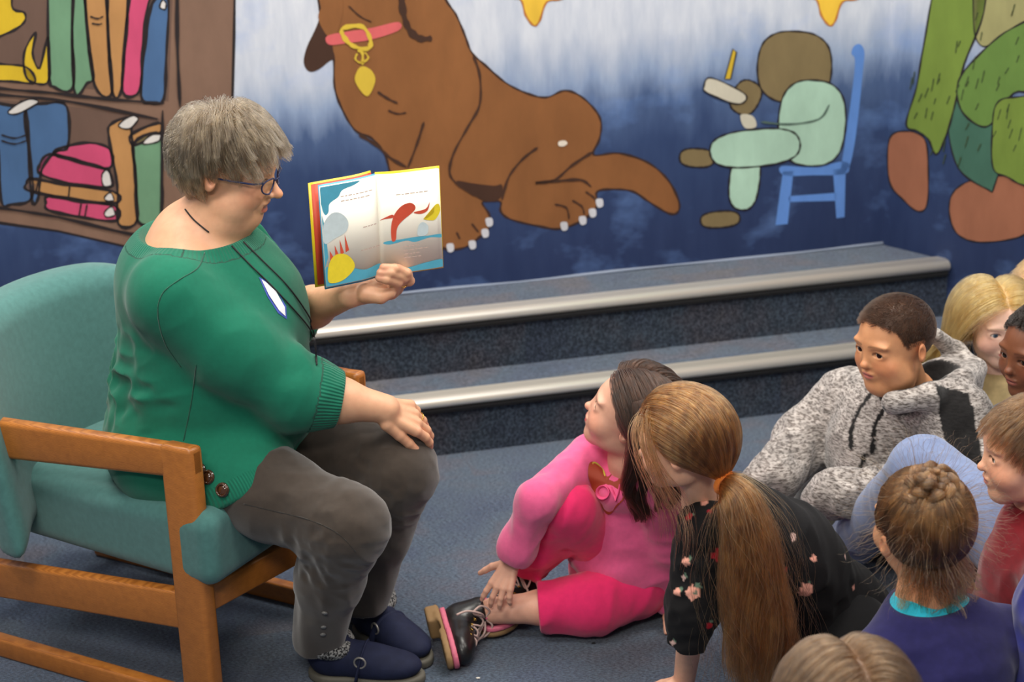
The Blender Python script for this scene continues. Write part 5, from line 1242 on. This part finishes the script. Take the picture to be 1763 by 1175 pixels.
def bun_girl():
    HB_ = hair_mat('warm_brown_hair', (36, 22, 12), (140, 96, 54), .34)
    LNB = [(-.6, -.36), (-.35, -.33), (-.18, -.24), (-.10, -.06), (0, -.0), (.10, .08), (.17, .20), (.24, .29), (.30, .35), (.5, .5)]
    box = {}
    def hair(root, h):
        bc = at(1606, 836, 2.83); tl = h.R.T@(bc-h.c)/h.H
        roots = scalp_roots(h, 13000, h.line, seed=51)
        def flow(q, t, v0):
            d = tl-q; d = d/(np.linalg.norm(d, axis=1)[:, None]+1e-5); return d-v0*(d*v0).sum(1)[:, None]*.8
        S = grow_hair(h, roots, lambda q: np.linalg.norm(q-tl, axis=1)*1.15, 12, flow, (.008, .030), 0, .06, .45, 260, seed=52, wild=.05)
        w = np.linspace(0, 1, 12)[None, :, None]**4; S = S*(1-w*.6)+bc*(w*.6); hair_obj('hair', S, .00042, HB_, root, .8)
        # loose curls at the nape and fine flyaways
        k = roots[(roots[:, 2] < -.12) & (roots[:, 1] < .0)]; rg = np.random.default_rng(5)
        S = grow_hair(h, k[:900], lambda q: np.full(len(q), .55), 16, lambda q, t, v: v*.5+np.array([.15, -.1, -.7]), (.02, .12), .2, 1.0, .85, 40, seed=53, wild=.4); hair_obj('nape_curls', S, .0004, HB_, root)
        S = grow_hair(h, roots[rg.choice(len(roots), 420)], lambda q: np.full(len(q), .42), 12, lambda q, t, v: v*1.0+np.array([0, 0, -.3]), (.05, .3), .1, .9, .3, 90, seed=54, wild=.7); hair_obj('flyaway_strands', S, .00022, HB_, root)
        up = nrm(bc-h.w(0, -.075, .13)); x = nrm(np.cross(up, h.R[:, 1])); y = np.cross(up, x); Rb = np.stack([x, y, up], 1)
        braided_bun(root, h, bc-up*.016, Rb, .040, HB_)
    root, h, top, tp = simple_child('girl with a braided bun, seen from behind, in a navy top over turquoise', (.70, 2.92, 0), (1583, 908), 2.88, (-.32, .93, .12), .12, .205, dict(skin=(206, 150, 112), scalp=(60, 40, 24)),
        cloth('navy_jersey', (36, 34, 80), 1100, sheen=.15), (1592, 1030, 2.86), (1620, 1165, 2.83), hair, LNB, width=.125, neck_cut=.122)
    nb = h.nb; ch = at(1620, 1165, 2.83)
    TQ = cloth('turquoise_jersey', (44, 172, 196), 1200, sheen=.1)
    def under(P):
        d = smax(top(P, True)+.007, -ell(P, nb+[.0, .02, .030], (.060, .062, .050)), .005); return smax(d, np.linalg.norm(P-nb, axis=1)-.155, .004)
    build_sdf('undershirt', under, nb-.15, nb+.15, .004, [], TQ, root)
def brown_boy():
    def leg(P):
        k = at(1592, 812, 3.42); a = atz(1450, 935, .09); hp = at(1742, 930, 3.22)
        return k, a, hp
    k, a, hp = leg(None)
    root, h, top, tp = simple_child('brown-haired boy at the edge in a red shirt with his light blue knee raised', (.98, 3.22, 0), (1768, 778), 3.14, (-.98, .05, -.04), -.02, .205, dict(skin=(226, 172, 140), scalp=(92, 66, 44), lips=(206, 118, 108), browc=(120, 88, 62), cheeks=.9),
        cloth('red_jersey', (120, 16, 26), 1100), (1790, 880, 3.16), (1790, 985, 3.14), boy_hair(hair_mat('mid_brown_hair', (50, 32, 18), (124, 88, 54)), fringe=.75, L=.27), width=.11, look=(0, .1))
    LB = cloth('light_blue_denim', (112, 126, 160), 900, .5, .25, .92, .10)
    def jeans(P):
        d = chain(P, [(hp, .085), (k, .066), (a+[.02, 0, .0], .055)], .03)-folds(P, (.5, .3, 1), .14, .04, .007, 81)
        sh = nrm(a-k); return smax(cut(d, P, a, sh), -(P[:, 2]-.004), .003)
    build_sdf('jeans', jeans, (.55, 2.95, 0), (1.25, 4.1, .62), .0065, [], LB, root, extra=.005)
    f = nrm([-.9, .1, 0]); yo = a+nrm(a-k)*.012
    build_sdf('yellow_sock', lambda P: cap(P, yo, yo+nrm(a-k)*.04, .036, .034), yo-.09, yo+.11, .005, [], cloth('yellow_knit', (210, 200, 40), 1200), root)
def blonde_girl():
    simple_child('blonde girl with long straight hair in a cream top, near the right wall', (1.22, 4.12, 0), (1716, 560), 4.06, (.12, -.98, -.06), 0.02, .186, dict(skin=(240, 198, 178), lips=(214, 112, 108), scalp=(176, 146, 96), browc=(180, 150, 112), iris=(80, 100, 120), cheeks=1.1),
        cloth('cream_knit', (196, 172, 124), 900), (1712, 640, 4.10), (1716, 735, 4.10), long_hair(hair_mat('blonde_hair', (120, 88, 44), (200, 164, 100)), part=-.02, seed=71, n=9000, L=2.6, back=.15, side=1.0, grav=1.1), look=(-.1, .05), neck_cut=.055)
def dark_boy():
    simple_child('boy with very short black hair at the edge, looking left, behind the brown-haired boy', (1.12, 3.72, 0), (1786, 606), 3.70, (-.88, -.46, -.05), 0, .200, dict(skin=(122, 74, 48), lips=(140, 78, 66), scalp=(20, 15, 13), browc=(28, 18, 14), iris=(22, 14, 10), cheeks=1.0),
        cloth('grey_blue_jersey', (70, 76, 96), 900), (1800, 700, 3.74), (1805, 800, 3.76), boy_hair(hair_mat('black_hair', (10, 8, 7), (36, 28, 24)), n=12000, L=.05, seed=75, fringe=0), look=(-.1, 0),
        line=[(-.6, -.26), (-.35, -.22), (-.18, -.10), (-.10, .06), (0, .10), (.10, .16), (.17, .24), (.24, .32), (.30, .38), (.5, .5)])
def front_child():
    simple_child('child with straight light brown hair, only the top of the head in view', (.47, 2.40, 0), (1452, 1222), 2.40, (-.25, .96, .02), 0, .205, dict(skin=(224, 176, 148), scalp=(96, 74, 54)),
        cloth('royal_blue_jersey', (44, 44, 130), 1000), (1462, 1400, 2.36), (1462, 1520, 2.36), long_hair(hair_mat('soft_brown_hair', (46, 31, 19), (108, 80, 54)), part=.03, seed=81, n=12000, L=1.9, back=.1, side=.9))
def blue_child():
    simple_child('child in a bright blue shirt, only a shoulder showing beside the red shirt', (1.03, 2.86, 0), (1888, 880), 2.82, (-.9, .4, 0), 0, .205, dict(skin=(224, 176, 148), scalp=(90, 64, 42)),
        cloth('bright_blue_jersey', (42, 48, 140), 1000), (1880, 985, 2.83), (1868, 1060, 2.83), boy_hair(hair_mat('plain_brown_hair', (60, 40, 24), (120, 86, 56)), n=5000, seed=91), width=.12)
def far_child():
    simple_child('child beside the blonde girl, only a bit of pink cheek showing at the edge', (1.36, 4.15, 0), (1806, 505), 4.2, (-.95, -.3, 0), 0, .205, dict(skin=(240, 190, 175), scalp=(150, 116, 80)),
        cloth('plum_jersey', (110, 60, 90), 1000), (1812, 590, 4.2), (1815, 690, 4.2), boy_hair(hair_mat('sandy_hair', (120, 88, 50), (190, 156, 104)), n=5000, seed=95), width=.10)
pink_girl()
pony_girl()
hoodie_boy()
brown_boy(); bun_girl()
dark_boy(); blonde_girl()
front_child(); blue_child(); far_child()

for nm, lb, x, y, c in (('paper_scrap', 'tiny white paper scrap on the carpet below the boot', 823, 1168, (220, 215, 205)), ('lint_speck', 'tiny dark lint speck on the carpet beside the pink trousers', 1022, 1108, (24, 24, 28))):
    bm = bmesh.new(); bmesh.ops.create_icosphere(bm, subdivisions=1, radius=.004); bmesh.ops.scale(bm, vec=Vector((1.3, .8, .5)), verts=bm.verts)
    o = bm_obj(nm, bm, plain(nm, c, .8)); o.location = atz(x, y, .002); tag(o, lb, 'litter')
